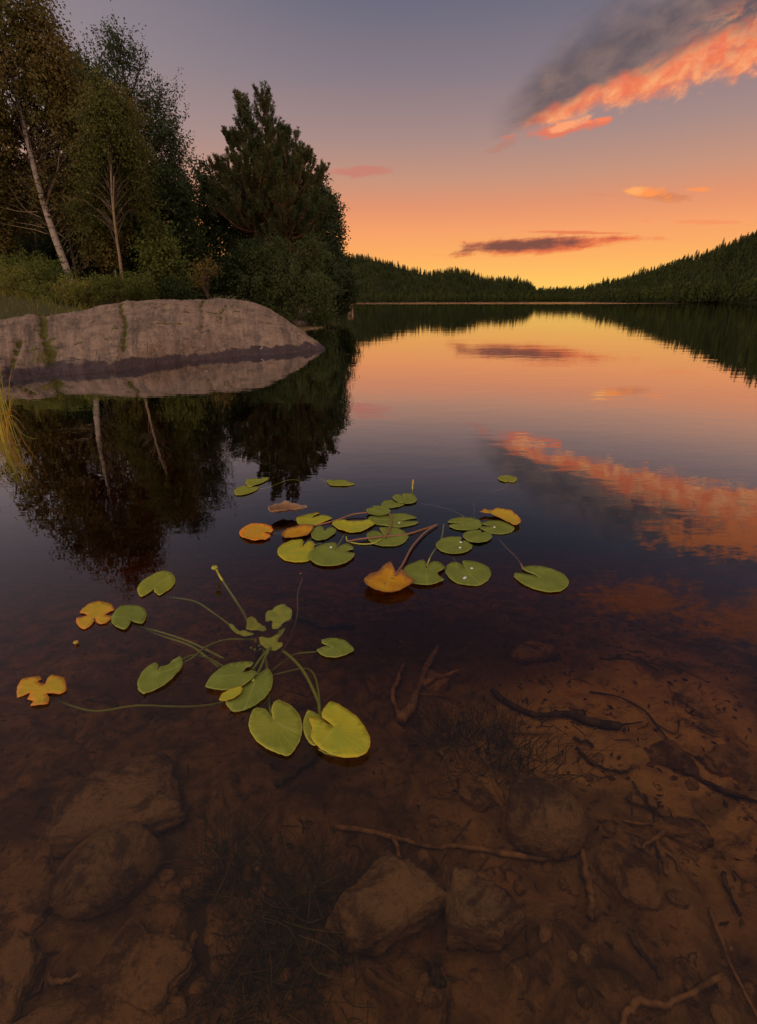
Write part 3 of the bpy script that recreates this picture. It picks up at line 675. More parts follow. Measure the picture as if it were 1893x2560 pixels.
# further crowns of the left stand
def leafy(label, base, d, axis_pts, blobs, n, mname, name='alder_tree', per=36, leaf=.085, gap=.10, up=.2, droop=-.2, hang=.3, r0=.10, ls=.6, tw=50, cat='tree', wid=.66):
    t = tree_root(name, label, base[0], base[1], d, cat)
    tk = trunk(t, [base] + axis_pts, d, r0, .015, M['dark_bark'], 24, seg=6)
    crown(t, blob_pts(blobs, d, int(n * 1.55), 2.2, gap), tk, M[mname], per, ls, droop, .8, up, leaf * 1.15, wid, .09, hang, twigs=tw, twig_mat=M['dark_bark']); return t
leafy('green leafy birch whose top shows just right of the large birch crown', (215, 705), 23, [(205, 500), (195, 300), (192, 190)], [(196, 205, 34, 45, .8), (215, 270, 55, 70, 1.2), (235, 370, 70, 90, 1.4), (220, 500, 80, 80, 1.2)], 360, 'aspen_leaf', 'birch_tree')
leafy('dense dark alder low behind the leaning white birch', (95, 720), 23, [(90, 600), (80, 480)], [(60, 560, 120, 90, 1.5), (180, 600, 80, 80, 1), (20, 640, 110, 70, 1), (120, 660, 110, 55, 1)], 520, 'dark_leaf', leaf=.11)
leafy('dark alder deep in the stand between the slim birch and the aspen', (265, 725), 24, [(262, 620), (258, 480)], [(250, 640, 80, 80, 1.2), (330, 610, 70, 90, 1.2), (250, 540, 60, 80, 1), (320, 500, 60, 70, .9), (380, 640, 70, 70, 1)], 520, 'dark_leaf', leaf=.11)
leafy('dark full alder at the right edge of the birch stand', (425, 730), 23, [(422, 640), (415, 540), (410, 460)], [(425, 500, 45, 60, 1), (440, 570, 42, 70, 1.2), (420, 650, 60, 70, 1.2), (395, 560, 60, 90, 1.2), (462, 640, 34, 60, .6)], 480, 'dark_leaf', leaf=.095)
leafy('young bright green alder sapling in front of the dark birch stand', (405, 745), 18.5, [(402, 690), (398, 620), (395, 580)], [(396, 600, 24, 34, .6), (395, 650, 40, 40, 1), (410, 700, 50, 42, 1.3), (370, 730, 40, 25, .7)], 170, 'bush_leaf', leaf=.085, r0=.03, up=.4)
leafy('leafy dark alder leaning out at the left of the pines', (515, 735), 26.5, [(515, 640), (512, 540), (515, 450)], [(520, 450, 28, 38, .5), (512, 520, 42, 55, 1.1), (505, 600, 46, 60, 1.2), (530, 670, 55, 60, 1.2), (545, 560, 45, 60, .8), (492, 660, 26, 50, .5)], 440, 'dark_leaf', leaf=.10)
leafy('round crowned alder at the lakeward side of the pines', (800, 790), 28, [(795, 700), (790, 600), (795, 500)], [(785, 490, 32, 45, 1), (808, 540, 32, 55, 1.2), (800, 600, 50, 70, 1.4), (820, 620, 22, 55, .7), (790, 690, 60, 60, 1.3), (760, 560, 50, 80, 1), (825, 690, 24, 50, .6)], 560, 'aspen_leaf', leaf=.10)
leafy('dark bush overhanging the water at the tip of the wooded point', (845, 800), 30, [(845, 740), (848, 690)], [(845, 690, 26, 44, 1), (850, 740, 28, 40, 1.2), (838, 775, 26, 24, .8)], 190, 'dark_leaf', 'alder_bush', leaf=.11, r0=.05, cat='bush')
leafy('low dark bush under the pines behind the top of the rock', (560, 760), 24.5, [(560, 720), (560, 680)], [(560, 700, 60, 45, 1), (620, 660, 70, 50, 1.2), (500, 740, 30, 25, .4), (640, 720, 60, 50, 1)], 360, 'dark_leaf', 'alder_bush', leaf=.10, r0=.05, cat='bush')
leafy('broad grey-green willow bush drooping to the water beside the rock', (745, 800), 24, [(740, 740), (735, 690), (730, 640)], [(690, 640, 60, 46, .9), (770, 640, 50, 50, .7, .6), (650, 700, 70, 52, 1.3), (730, 700, 70, 60, 1.6), (780, 740, 48, 52, 1.3), (700, 765, 60, 42, 1.2), (790, 790, 36, 30, .7), (740, 790, 46, 28, .9)], 760, 'willow_leaf', 'willow_bush', 40, .10, .20, -.05, -.6, .6, .07, .55, 60, 'bush', .36)
leafy('small rusty sapling with bare thin stems behind the crest of the rock', (522, 745), 18, [(520, 715), (518, 680)], [(518, 680, 20, 22, 1), (505, 705, 16, 16, .5)], 26, 'birch_leaf', 'sapling', 24, .06, 0, .3, -.1, .2, .012, .3, 14, 'sapling')
leafy('birch at the very left edge, mostly outside the picture, brown leafed', (-130, 720), 18.5, [(-125, 600), (-110, 400), (-100, 200)], [(-90, 130, 70, 120, 1), (-90, 300, 100, 110, 1.4), (-70, 450, 100, 100, 1.4), (-90, 580, 100, 80, 1.2), (-40, 600, 50, 60, .5)], 700, 'birch_leaf', 'birch_tree')
# the depth of the stand: more dark trees behind, closing the gaps toward the sky
for lab, px, d, axp, bl_, n_, nm_ in (
    ('dark broad alder deep behind the leaning birch at the left edge', 20, 34, [(20, 600), (20, 420)], [(10, 470, 90, 70, 1), (30, 580, 110, 90, 1.4), (-10, 660, 110, 60, 1)], 420, 'alder_tree'),
    ('dark alder deep behind the fork of the leaning birch', 140, 36, [(140, 600), (140, 440)], [(140, 480, 70, 70, 1), (130, 590, 90, 80, 1.3), (160, 660, 90, 60, 1)], 400, 'alder_tree'),
    ('dark alder deep behind the slim tan birch', 255, 35, [(255, 600), (255, 440)], [(250, 480, 60, 80, 1), (260, 590, 80, 80, 1.3), (250, 670, 90, 50, 1)], 400, 'alder_tree'),
    ('dark alder deep behind the tall aspen stem', 360, 36, [(360, 600), (360, 440)], [(355, 480, 50, 80, 1), (350, 590, 70, 80, 1.3), (360, 670, 80, 50, 1)], 400, 'alder_tree'),
    ('dark bushy alder closing the low gap between birches and pines', 480, 36, [(480, 700), (478, 620)], [(470, 660, 50, 60, 1.2), (510, 690, 60, 45, 1)], 260, 'alder_tree'),
    ('dark spreading alder behind the trunks of the pines', 660, 34, [(660, 650), (660, 500)], [(640, 560, 80, 70, 1), (720, 560, 70, 70, 1), (670, 660, 110, 70, 1.5), (780, 690, 60, 60, .8)], 520, 'alder_tree')):
    leafy(lab, (px, 730), d, axp, bl_, n_, 'dark_leaf', nm_, leaf=.15, gap=.02, ls=.8, per=30, tw=20)
# pines: whorls of upturned branches carrying brushes of needles
def pine(label, base, d, axis_pts, env, r0, hmin, hmax, extra=(), shoots=10, whorl=.29):
    """env: (height fraction from hmin to top, branch length in m)"""
    t = tree_root('pine_tree', label, base[0], base[1], d)
    tk = trunk(t, [base] + axis_pts, d, r0, .012, M['pine_bark'], 40)
    top = tk[-1]; z0 = D(axis_pts[-1][0], hmin, d)[2]; br = MB(); nd = MB(); tips = []
    z = z0
    while z < top[2] - .05:
        fr = (z - z0) / (top[2] - z0); a = tk[np.argmin(np.abs(tk[:, 2] - z))]
        Lb = np.interp(fr, [e[0] for e in env], [e[1] for e in env])
        for q in range(8 if fr < .7 else 5):
            an = rng.uniform(0, 6.28)
            if fr < .15 and math.sin(an) < -.1: continue
            Lq = Lb * rng.uniform(.6, 1.2) + .08; el = .12 + 1.1 * fr
            u = np.array((math.cos(an), math.sin(an), 0)); b1 = a + u * Lq * .5 + (0, 0, Lq * .5 * el * .5); b2 = a + u * Lq + (0, 0, Lq * el + .12)
            Q = spline([a, b1, b2], 8); tube(br, Q, np.linspace(.016 + .012 * Lq, .006, 8), 4); tips.append((b2, nrm(u * .5 + (0, 0, .9)), .42))
            for k_ in range(max(2, int(shoots * min(Lq, 1.6) * (1 if fr < .6 else .7)))):
                p = Q[rng.integers(2, 8)]; sdv = nrm(u * .6 + rng.normal(0, .6, 3) + (0, 0, .55 + fr)); e = p + sdv * rng.uniform(.1, .38) * (1 - .45 * fr); tube(br, np.array([p, e]), (.006, .004), 3); tips.append((e, nrm(sdv * .5 + (0, 0, .8)), rng.uniform(.25, .5) * (1 - .3 * fr)))
        z += whorl * rng.uniform(.8, 1.2)
    tips.append((top - (0, 0, .3), np.array((0, 0, 1.)), .55))
    for pts, r_ in extra:
        Q = trunk(t, pts, d, r_, .01, M['pine_bark'], 16, 'limb', 6, False)
        for k_ in range(4, 16):
            for _ in range(4 if k_ > 6 else 2):
                sdv = nrm(np.array((rng.normal(0, .5), rng.normal(0, .5), .6))); e = Q[k_] + sdv * rng.uniform(.05, .28); tips.append((e, nrm(sdv * .4 + (Q[-1] - Q[-3]) * .8 + (0, 0, .5)), rng.uniform(.15, .28)))
        tips.append((Q[-1], nrm(Q[-1] - Q[-3]), .36))
    P0 = np.array([a for a, _, _ in tips]); dr = np.array([b for _, b, _ in tips]); ln = np.array([c for *_, c in tips]); per = 76; N = len(P0)
    tt_ = rng.uniform(0, 1, (N, per)); pos = P0[:, None] + dr[:, None] * (tt_ * ln[:, None])[..., None]
    rd = nrm(np.cross(np.repeat(dr[:, None], per, 1), rng.normal(size=(N, per, 3)))); ndr = nrm(rd * .75 + dr[:, None] * .7)
    leaves(nd, pos.reshape(-1, 3), ndr.reshape(-1, 3), .12, .2, .1, np.clip(np.repeat(rng.uniform(0, .6, N), per) + rng.uniform(0, .3, N * per), 0, 1))
    br.build('branch_whorls', M['pine_bark'], t); nd.build('crown', M['needle'], t, False); return t
pine('tall pine with the highest pointed leader and a reddish trunk', (706, 770), 27.3, [(703, 640), (694, 520), (682, 420), (668, 335), (655, 252)],
     [(0, 2.7), (.3, 2.1), (.48, 1.4), (.6, .85), (.72, .42), (.86, .2), (1, .05)], .17, 640, 252, [([(690, 520), (740, 495), (782, 478), (800, 455), (808, 436)], .03), ([(676, 410), (708, 390), (716, 360), (716, 335)], .022), ([(682, 450), (735, 430), (750, 412), (758, 396)], .022)])
pine('slimmer pine with twin candle leaders standing left of the tallest pine', (648, 770), 26.4, [(642, 640), (632, 520), (622, 420), (614, 335), (607, 264)],
     [(0, 2.3), (.3, 1.75), (.48, 1.05), (.6, .5), (.72, .24), (.86, .12), (1, .04)], .12, 640, 264, [([(616, 420), (590, 385), (576, 360), (571, 345)], .02)])
pine('shorter bushy pine filling the lakeward side of the tall pine', (730, 780), 26.0, [(728, 680), (724, 580), (720, 480), (722, 400)], [(0, 1.5), (.4, 1.4), (.7, .9), (1, .3)], .08, 690, 400, [([(722, 460), (755, 420), (770, 400)], .02)])
# ------------------------------------------------------------------ undergrowth between rock and trees
def shrub(label, px, py, d, rx, ry, n, mname, leaf=.06, name='shrub', wid=.6, up=.6):
    c0 = D(px, py, d); base = np.array((c0[0], c0[1], gz(c0[0], c0[1]))); t = thing(name, label, 'shrub', base)
    P = blob_pts([(px, py, rx, ry, 1)], d, n, 2.6, .1, 2.0); st = MB()
    for k_ in rng.choice(len(P), min(36, len(P)), replace=False):
        tube(st, spline([base + rng.normal(0, .12, 3) * (1, 1, 0), base * .5 + P[k_] * .5 + (0, 0, .05), P[k_]], 6), np.linspace(.008, .003, 6), 3)
    st.build('stems', M['dark_bark'], t); ax = np.linspace(base, base + (0, 0, 2), 12)
    crown(t, P, ax, M[mname], 30, .26, -.05, .6, up, leaf, wid, .05, .1, name='foliage')
shrub('yellow-green bush at the left frame edge behind the rock', 20, 728, 15.4, 75, 66, 260, 'herb_leaf', .05)
shrub('bluish green bush in front of the foot of the white birch', 120, 712, 16.4, 62, 55, 230, 'bush_leaf', .055)
shrub('taller green bush left of the white birch trunk', 65, 690, 17.6, 70, 48, 220, 'bush_leaf', .06)
shrub('low grassy bush resting on the left shoulder of the rock', 110, 758, 15.4, 66, 34, 170, 'herb_leaf', .05)
shrub('low yellowish bush right of the white birch foot', 205, 738, 15.6, 60, 32, 190, 'herb_leaf', .05)
shrub('small dark green bush below the slim tan birch', 275, 728, 16.0, 55, 32, 150, 'bush_leaf', .055)
shrub('green bush between the slim birch and the alder sapling', 340, 728, 17.0, 42, 32, 130, 'bush_leaf', .06)
shrub('dark low bush behind the middle of the rock crest', 450, 735, 18.0, 48, 30, 150, 'dark_leaf', .065)
# grass between them
mb = MB(); n_ = 11000
gx = np.stack([rng.uniform(-14, -2.6, n_), rng.uniform(8.5, 19, n_)], 1); sdv = sdist(gx); gx = gx[(sdv > 1.6) & ~((gx[:, 1] < 14.2) & (gx[:, 0] > -5.2))]
Pg = np.column_stack([gx, ground(gx)]); leaves(mb, Pg - (0, 0, .03), np.tile((.1, -.1, 1.0), (len(Pg), 1)), np.interp(gx[:, 1], [11, 15.5], [.13, .26]), .06, .28)
tag(mb.build('bank_grass', M['herb_leaf'], None, False), 'long yellow-green grass covering the bank behind the rock', 'grass', kind='stuff')
# reeds at the left edge of the frame
t = thing('reed_clump', 'clump of arching green and orange reeds standing in the water at the left edge', 'reeds', W(-45, 1120))
mb = MB()
for k_ in range(90):
    b = W(rng.uniform(-75, 42), rng.uniform(1075, 1150), -.15); h = rng.uniform(.40, .74); lean = np.array((rng.uniform(.04, .27), rng.uniform(-.22, .05), 0))
    n_ = 9; s_ = np.linspace(0, 1, n_); Pz = b + np.outer(s_, (0, 0, h + .15)) + np.outer(s_ ** 2.2, lean) - np.outer(s_ ** 4, (0, 0, rng.uniform(0, .5)))
    wd = .0055 * (1 - s_ ** 3 * .9); T_ = nrm(np.gradient(Pz, axis=0)); sd = nrm(np.cross(T_, (rng.normal(0, .4), 1, .1)))
    V = np.empty((n_ * 3, 3)); V[0::3] = Pz - sd * wd[:, None]; V[1::3] = Pz + np.cross(sd, T_) * .0015; V[2::3] = Pz + sd * wd[:, None]; i = np.arange(n_ - 1) * 3
    F = np.concatenate([np.stack([i, i + 1, i + 4, i + 3], 1), np.stack([i + 1, i + 2, i + 5, i + 4], 1)]); mb.add(V, F, rnd=rng.uniform(0, 1))
mb.build('blades', M['reed'], t)
# stones at the foot of the willow
def stone(name, label, c, size, rot, m_, seed, flat=1.0, cat='stone', group=None, cutn=5, rough=.10, sub=40):
    """a broken boulder: a sphere cut by a few planes and worn"""
    rg = np.random.default_rng(seed); nu, nv = sub, sub // 2; u, v = np.meshgrid(np.linspace(0, 2 * math.pi, nu, endpoint=False), np.linspace(0, math.pi, nv), indexing='ij')
    P = np.stack([np.cos(u) * np.sin(v), np.sin(u) * np.sin(v), np.cos(v)], -1).reshape(-1, 3)
    if cutn > 2:                                                      # broken slab: a cracked polygon in plan, flat on top
        uu = u.ravel(); an = np.sort(rg.uniform(0, 2 * math.pi, cutn + 1) * .55 + np.linspace(0, 2 * math.pi, cutn + 1, endpoint=False)); dd = rg.uniform(.58, 1.0, cutn + 1)
        cs = np.cos(uu[:, None] - an[None]); rr = np.min(np.where(cs > .12, dd / np.maximum(cs, .12), 9), axis=1); rr = np.minimum(rr, 1.2) * (1 + .13 * fbm(np.stack([np.cos(uu) * 2, np.sin(uu) * 2, uu * 0 + seed], 1), 4, .6))
        sv, cv = np.abs(np.sin(v.ravel())), np.cos(v.ravel()); rs = (1 - np.abs(cv) ** 3.2) ** (1 / 3.2) * (1 + .12 * cv * 0) ; rs = np.where(sv < 1e-6, 0, rs) * np.where(cv < 0, 1 + .55 * cv, 1)
        P = np.stack([np.cos(uu) * rr * rs, np.sin(uu) * rr * rs, np.sign(cv) * np.minimum(np.abs(cv) ** .8, .9)], 1)
        tl = rg.normal(0, .16, 2); P[:, 2] += P[:, 0] * tl[0] + P[:, 1] * tl[1]; rough *= 1.5
    else:
        for k_ in range(cutn):
            n_ = nrm(rg.normal(size=3)); dd = rg.uniform(.6, .85); ex = np.maximum(P @ n_ - dd, 0); P = P - np.outer(ex * .9, n_)
    P = P * (1 + rough * fbm(P * 1.9 + seed, 4)[:, None] + .05 * fbm(P * 5 + seed, 5, .6)[:, None]) * np.array(size)
    c_, s_ = math.cos(rot), math.sin(rot); P = np.stack([P[:, 0] * c_ - P[:, 1] * s_, P[:, 0] * s_ + P[:, 1] * c_, P[:, 2]], 1) + np.array(c)
    i, j = np.meshgrid(np.arange(nu), np.arange(nv - 1), indexing='ij'); i = i.ravel(); j = j.ravel(); i2 = (i + 1) % nu
    o = MB().add(P, np.stack([i * nv + j, i2 * nv + j, i2 * nv + j + 1, i * nv + j + 1], 1)[:, ::-1]).build(name, m_)
    return tag(o, label, cat, group)
stone('shore_stone', 'low flat dark stone at the waterline under the willow tip', D(795, 808, 24.6), (.75, .6, .22), .2, M['shorerock'], 11, cat='stone')
stone('shore_stone', 'small dark stone left of the flat stone below the willow', D(750, 812, 23.8), (.5, .4, .2), .6, M['shorerock'], 12)
# jetty far behind the point
def box(mb, lo, hi):
    x0, y0, z0 = lo; x1, y1, z1 = hi
    mb.add([(x, y, z) for z in (z0, z1) for (x, y) in ((x0, y0), (x1, y0), (x1, y1), (x0, y1))], [(0, 3, 2, 1), (4, 5, 6, 7), (0, 1, 5, 4), (1, 2, 6, 5), (2, 3, 7, 6), (3, 0, 4, 7)])
jx = D(883, 765, 68)[0]; t = thing('jetty', 'small wooden jetty with a corner rail reaching past the wooded point', 'jetty', (jx, 68, .1))
mb = MB(); [box(mb, (jx - 2.6, 67 + q * .26, .34), (jx, 67.22 + q * .26, .40)) for q in range(6)]; mb.build('deck', M['plank'], t, False)
mb = MB(); box(mb, (jx - 2.6, 66.9, .16), (jx, 66.99, .335)); mb.build('side_beam', M['plank'], t, False)
for x_, y_ in ((-.06, 66.82), (-.06, 68.6), (-.55, 66.82), (-1.6, 66.82)):
    mb = MB(); box(mb, (jx + x_ - .05, y_ - .05, -2.5), (jx + x_ + .05, y_ + .05, .92 if x_ > -1 else .33)); mb.build('post', M['plank'], t, False)
mb = MB(); box(mb, (jx - .66, 66.70, .84), (jx + .02, 66.765, .93)); box(mb, (jx - .66, 66.70, .6), (jx + .02, 66.765, .67)); mb.build('rail', M['plank'], t, False)
# ------------------------------------------------------------------ water lilies
Z1 = lambda x, y: (560 + x * .26634, 1180 + y * .26634)
Z2 = lambda x, y: (900 + x * .32688, 1180 + y * .32688)
Z3 = lambda x, y: (160 + x * .24213, 1400 + y * .24213)
Z4 = lambda x, y: (480 + x * .29056, 1400 + y * .29056)
Z5 = lambda x, y: (x * .57506, 1350 + y * .57506)
def leaf_blade(zf, pts, pet, m_, parent=None, z=.004, name='leaf', curl=.004, wave=.004, raise_=None, ruffle=0.0):
    """a leaf from its outline on the water: filled, veined, gently waved, with a real thickness"""
    O = np.array([W(*zf(*a), max(z, -.3))[:2] for a in pts]); c0 = W(*zf(*pet), max(z, -.3))[:2]
    n_ = len(O) * 4; Q = np.vstack([O, O[:1]]); Qp = np.vstack([O[-1:], O, O[:2]]); out = []
    for i_ in range(len(O)):
        a, b, c, d = Qp[i_:i_ + 4]
        for u in (0, .25, .5, .75): out.append(.5 * (2 * b + (c - a) * u + (2 * a - 5 * b + 4 * c - d) * u * u + (3 * b - a - 3 * c + d) * u ** 3) * .6 + .4 * (b + (c - b) * u))
    O2 = np.array(out) + rng.normal(0, .0006, (len(out), 2)); lo, hi = O2.min(0), O2.max(0); sz = (hi - lo).max(); st = sz / 13
    gx_, gy_ = np.meshgrid(np.arange(lo[0], hi[0], st), np.arange(lo[1], hi[1], st)); I = np.stack([gx_.ravel(), gy_.ravel()], 1) + rng.normal(0, st * .15, (gx_.size, 2))
    dI = sdist(I, O2); I = I[dI > st * .45]
    allp = np.vstack([O2, I]); k_ = len(O2)
    vs, _, fs, *_r = delaunay_2d_cdt([Vector(a) for a in allp], [(i_, (i_ + 1) % k_) for i_ in range(k_)], [], 1, 1e-7)
    P = np.array([tuple(v_) for v_ in vs]); rimd = np.abs(sdist(P, O2)); rel = P - c0; rr = np.linalg.norm(rel, axis=1); cen = O2.mean(0) - c0
    a0 = math.atan2(cen[1], cen[0]); an = (np.arctan2(rel[:, 1], rel[:, 0]) - a0 + math.pi) % (2 * math.pi) - math.pi
    Q3 = np.column_stack([P * 14, np.full(len(P), z * 900)])
    zz = z + wave * perlin(Q3) + curl * (1 - smooth(0, sz * .10, rimd)) * (.4 + np.abs(perlin(Q3 * 1.7 + 3))) 
    if z > 0: zz = np.maximum(zz, .0025 + z * .4)
    if ruffle: zz = zz + ruffle * perlin(np.column_stack([P * 26, np.full(len(P), 4.)])) 
    if raise_ is not None: zz = zz + raise_(P, c0, sz, rimd)
    mb = MB(); tri = np.array([f for f in fs if len(f) == 3]); 
    e1 = P[tri[:, 1]] - P[tri[:, 0]]; e2 = P[tri[:, 2]] - P[tri[:, 0]]; sg = e1[:, 0] * e2[:, 1] - e1[:, 1] * e2[:, 0]; tri = np.where((sg < 0)[:, None], tri[:, ::-1], tri)
    mb.add(np.column_stack([P, zz]), tri, ang=an, rad=rr / (sz * .55), rim=rimd)
    o = mb.build(name, M[m_], parent); so_ = o.modifiers.new('thickness', 'SOLIDIFY'); so_.thickness = .0016; so_.offset = -1
    return o
def stem(zf, pts, z0, z1, r0, r1, m_, parent, name='stem', n=24, zmid=None):
    k_ = len(pts); zs = np.linspace(z0, z1, k_) if zmid is None else np.array(zmid)
    P = spline(np.array([W(*zf(*a), float(z_)) for a, z_ in zip(pts, zs)]), n); mb = MB(); tube(mb, P, np.linspace(r0, r1, n), 7, .03); return mb.build(name, M[m_], parent)
# the near plant: one rootstock with its leaves
rb = W(*Z4(560, 760), -.42)
pl = thing('water_lily_plant', 'large green water lily plant with a sunken leafy crown and long stems to floating leaves', 'water lily', (rb[0], rb[1], gz(rb[0], rb[1])))
tag(leaf_blade(Z3, [(928, 303), (890, 335), (840, 365), (795, 382), (765, 340), (760, 290), (790, 240), (860, 185), (950, 135), (1040, 110), (1110, 135), (1148, 190), (1140, 250), (1090, 305), (1040, 335), (990, 368), (955, 350), (935, 325)], (930, 285), 'lily_olive', pl), 'olive green leaf farthest back on the plant')
tag(leaf_blade(Z3, [(690, 628), (685, 660), (655, 700), (615, 720), (550, 695), (495, 650), (495, 590), (530, 530), (590, 480), (660, 465), (760, 472), (825, 500), (855, 560), (840, 620), (810, 655), (755, 652), (705, 635)], (690, 600), 'lily_green', pl, .006), 'green leaf touching the gold leaf')
tag(leaf_blade(Z3, [(320, 600), (310, 640), (270, 685), (210, 715), (160, 690), (130, 650), (135, 600), (185, 592), (245, 575), (200, 555), (165, 545), (200, 500), (270, 450), (350, 425), (430, 435), (490, 460), (525, 515), (470, 535), (430, 565), (500, 580), (490, 610), (440, 650), (380, 665), (340, 645), (325, 620)], (320, 575), 'lily_gold', pl, .004), 'gold leaf with torn sides')
tag(leaf_blade(Z3, [(820, 1385), (770, 1340), (760, 1270), (800, 1180), (860, 1120), (950, 1080), (980, 1110), (965, 1160), (1010, 1120), (1090, 1090), (1130, 1040), (1200, 1005), (1222, 1050), (1220, 1110), (1150, 1200), (1060, 1280), (950, 1340), (860, 1370)], (940, 1200), 'lily_green', pl, .005, curl=.012, wave=.012), 'folded green leaf')
tag(leaf_blade(Z5, [(75, 640), (100, 605), (170, 590), (180, 605), (165, 615), (195, 628), (208, 600), (230, 585), (280, 600), (290, 650), (260, 670), (205, 668), (215, 690), (205, 715), (135, 722), (145, 700), (120, 690), (130, 665), (75, 683)], (188, 648), 'lily_gold', pl, .004, wave=.008), 'ragged orange leaf torn into three lobes')
leaf_blade(Z4, [(525, 880), (515, 910), (470, 930), (435, 970), (480, 965), (520, 955), (560, 970), (520, 1020), (440, 1080), (350, 1115), (250, 1120), (160, 1105), (115, 1085), (150, 1020), (220, 950), (320, 895), (420, 877)], (430, 985), 'lily_green', pl, .012)
leaf_blade(Z4, [(655, 938), (690, 980), (697, 1040), (680, 1120), (630, 1190), (550, 1250), (450, 1295), (360, 1312), (310, 1265), (285, 1215), (340, 1205), (400, 1150), (440, 1100), (510, 1045), (570, 985)], (545, 1030), 'lily_green', pl, .004)
tag(leaf_blade(Z4, [(235, 1205), (265, 1150), (340, 1110), (420, 1088), (437, 1105), (420, 1145), (360, 1190), (290, 1210)], (420, 1110), 'lily_yellow', pl, .016, wave=.002), 'small pale yellow leaf')
tag(leaf_blade(Z4, [(640, 1200), (560, 1260), (500, 1300), (420, 1312), (460, 1270), (540, 1240)], (540, 1270), 'lily_sunk', pl, -.03), 'leaf lying under the surface')
tag(leaf_blade(Z4, [(700, 1378), (690, 1340), (685, 1290), (700, 1235), (740, 1203), (800, 1225), (860, 1260), (915, 1320), (945, 1400), (948, 1480), (925, 1560), (880, 1640), (830, 1685), (740, 1670), (640, 1625), (560, 1560), (505, 1480), (488, 1410), (500, 1340), (530, 1285), (570, 1273), (630, 1285), (670, 1330)], (703, 1392), 'lily_olive', pl, .006), 'large heart shaped olive leaf')
leaf_blade(Z4, [(1115, 1355), (1060, 1315), (1000, 1298), (965, 1370), (955, 1440), (975, 1520), (1015, 1580), (1060, 1600), (1150, 1560), (1160, 1420)], (1080, 1400), 'lily_olive', pl, .003)
tag(leaf_blade(Z4, [(1228, 1438), (1175, 1395), (1130, 1360), (1115, 1335), (1130, 1285), (1190, 1222), (1260, 1240), (1340, 1290), (1430, 1360), (1490, 1440), (1525, 1520), (1535, 1590), (1500, 1660), (1430, 1698), (1310, 1700), (1200, 1675), (1110, 1630), (1050, 1570), (1025, 1520), (1035, 1450), (1010, 1365), (1060, 1352), (1130, 1385), (1180, 1415)], (1234, 1445), 'lily_yellow', pl, .016), 'largest leaf, yellow with a brown rim')
leaf_blade(Z4, [(1080, 1632), (1120, 1640), (1180, 1672), (1240, 1692), (1180, 1672), (1130, 1668)][:4] + [(1150, 1672)], (1150, 1660), 'lily_green', pl, .002)
tag(leaf_blade(Z4, [(1212, 745), (1140, 747), (1075, 775), (1110, 815), (1160, 835), (1240, 842), (1310, 825), (1395, 780), (1365, 735), (1320, 695), (1260, 677), (1180, 675), (1120, 690), (1120, 715), (1150, 735), (1185, 741)], (1225, 742), 'lily_green', pl, .004), 'lone green leaf to the right')
tag(leaf_blade(Z4, [(690, 595), (735, 600), (775, 560), (850, 510), (862, 450), (840, 405), (800, 383), (740, 395), (690, 435), (635, 465), (635, 520), (690, 520)], (700, 530), 'lily_sunk', pl, -.06, ruffle=.02), 'ruffled submerged leaf')
leaf_blade(Z4, [(580, 700), (600, 740), (650, 775), (720, 770), (780, 740), (775, 700), (735, 690), (805, 600), (745, 600), (740, 640), (700, 670), (640, 680), (590, 650)], (660, 710), 'lily_sunk', pl, -.09, ruffle=.03)
leaf_blade(Z4, [(310, 562), (360, 575), (430, 600), (530, 640), (520, 655), (430, 650), (350, 610)], (520, 645), 'lily_sunk', pl, -.10, ruffle=.03)
leaf_blade(Z4, [(470, 600), (480, 520), (515, 488), (550, 500), (570, 540), (620, 570), (640, 600), (560, 600)], (540, 590), 'lily_sunk', pl, -.13, ruffle=.04)
SG = 'stem_green'
stem(Z3, [(925, 320), (1000, 372), (1250, 405), (1400, 450), (1560, 560), (1652, 625), (1800, 740)], -.004, -.16, .003, .0045, SG, pl)
stem(Z4, [(210, 80), (240, 140), (310, 250), (390, 370), (440, 450), (480, 535), (530, 640)], .05, -.18, .0045, .0065, SG, pl)
stem(Z3, [(690, 640), (800, 690), (1050, 762), (1330, 860), (1652, 1020)], -.004, -.12, .003, .005, SG, pl)
stem(Z3, [(440, 655), (560, 668), (760, 690), (1000, 780), (1290, 880), (1430, 970), (1600, 1110)], -.004, -.14, .003, .005, SG, pl)
stem(Z4, [(-95, 895), (0, 845), (120, 750), (240, 700), (350, 683), (550, 685)], -.004, -.14, .003, .0045, SG, pl)
stem(Z3, [(1215, 1028), (1340, 985), (1500, 1020), (1652, 1105)], -.004, -.12, .003, .004, SG, pl)
stem(Z5, [(190, 655), (230, 685), (320, 725), (430, 745), (600, 720), (830, 725), (1000, 690), (1110, 560)], -.004, -.24, .0035, .0045, SG, pl)
stem(Z4, [(440, 975), (515, 950), (590, 850), (690, 730)], .008, -.10, .004, .0055, SG, pl)
stem(Z4, [(525, 1040), (580, 950), (630, 840), (690, 730)], .006, -.10, .004, .0055, SG, pl)
stem(Z4, [(703, 1385), (670, 1280), (655, 1150), (643, 900), (620, 770)], .003, -.14, .004, .006, SG, pl)
stem(Z4, [(1230, 1440), (1110, 1330), (1080, 1200), (960, 960), (830, 820), (740, 765)], .004, -.13, .005, .0065, SG, pl)
stem(Z4, [(1090, 1380), (1100, 1250), (1080, 1080), (1040, 970), (950, 935), (700, 990)], .002, -.2, .003, .004, SG, pl)
stem(Z4, [(1200, 745), (1075, 788), (920, 805), (840, 840), (690, 950)], .002, -.2, .003, .004, SG, pl)
tag(stem(Z4, [(935, 115), (955, 140), (910, 290), (905, 480), (830, 700), (700, 900)], .002, -.22, .0035, .004, 'stem_red', pl), 'bare brown stalk without a leaf')
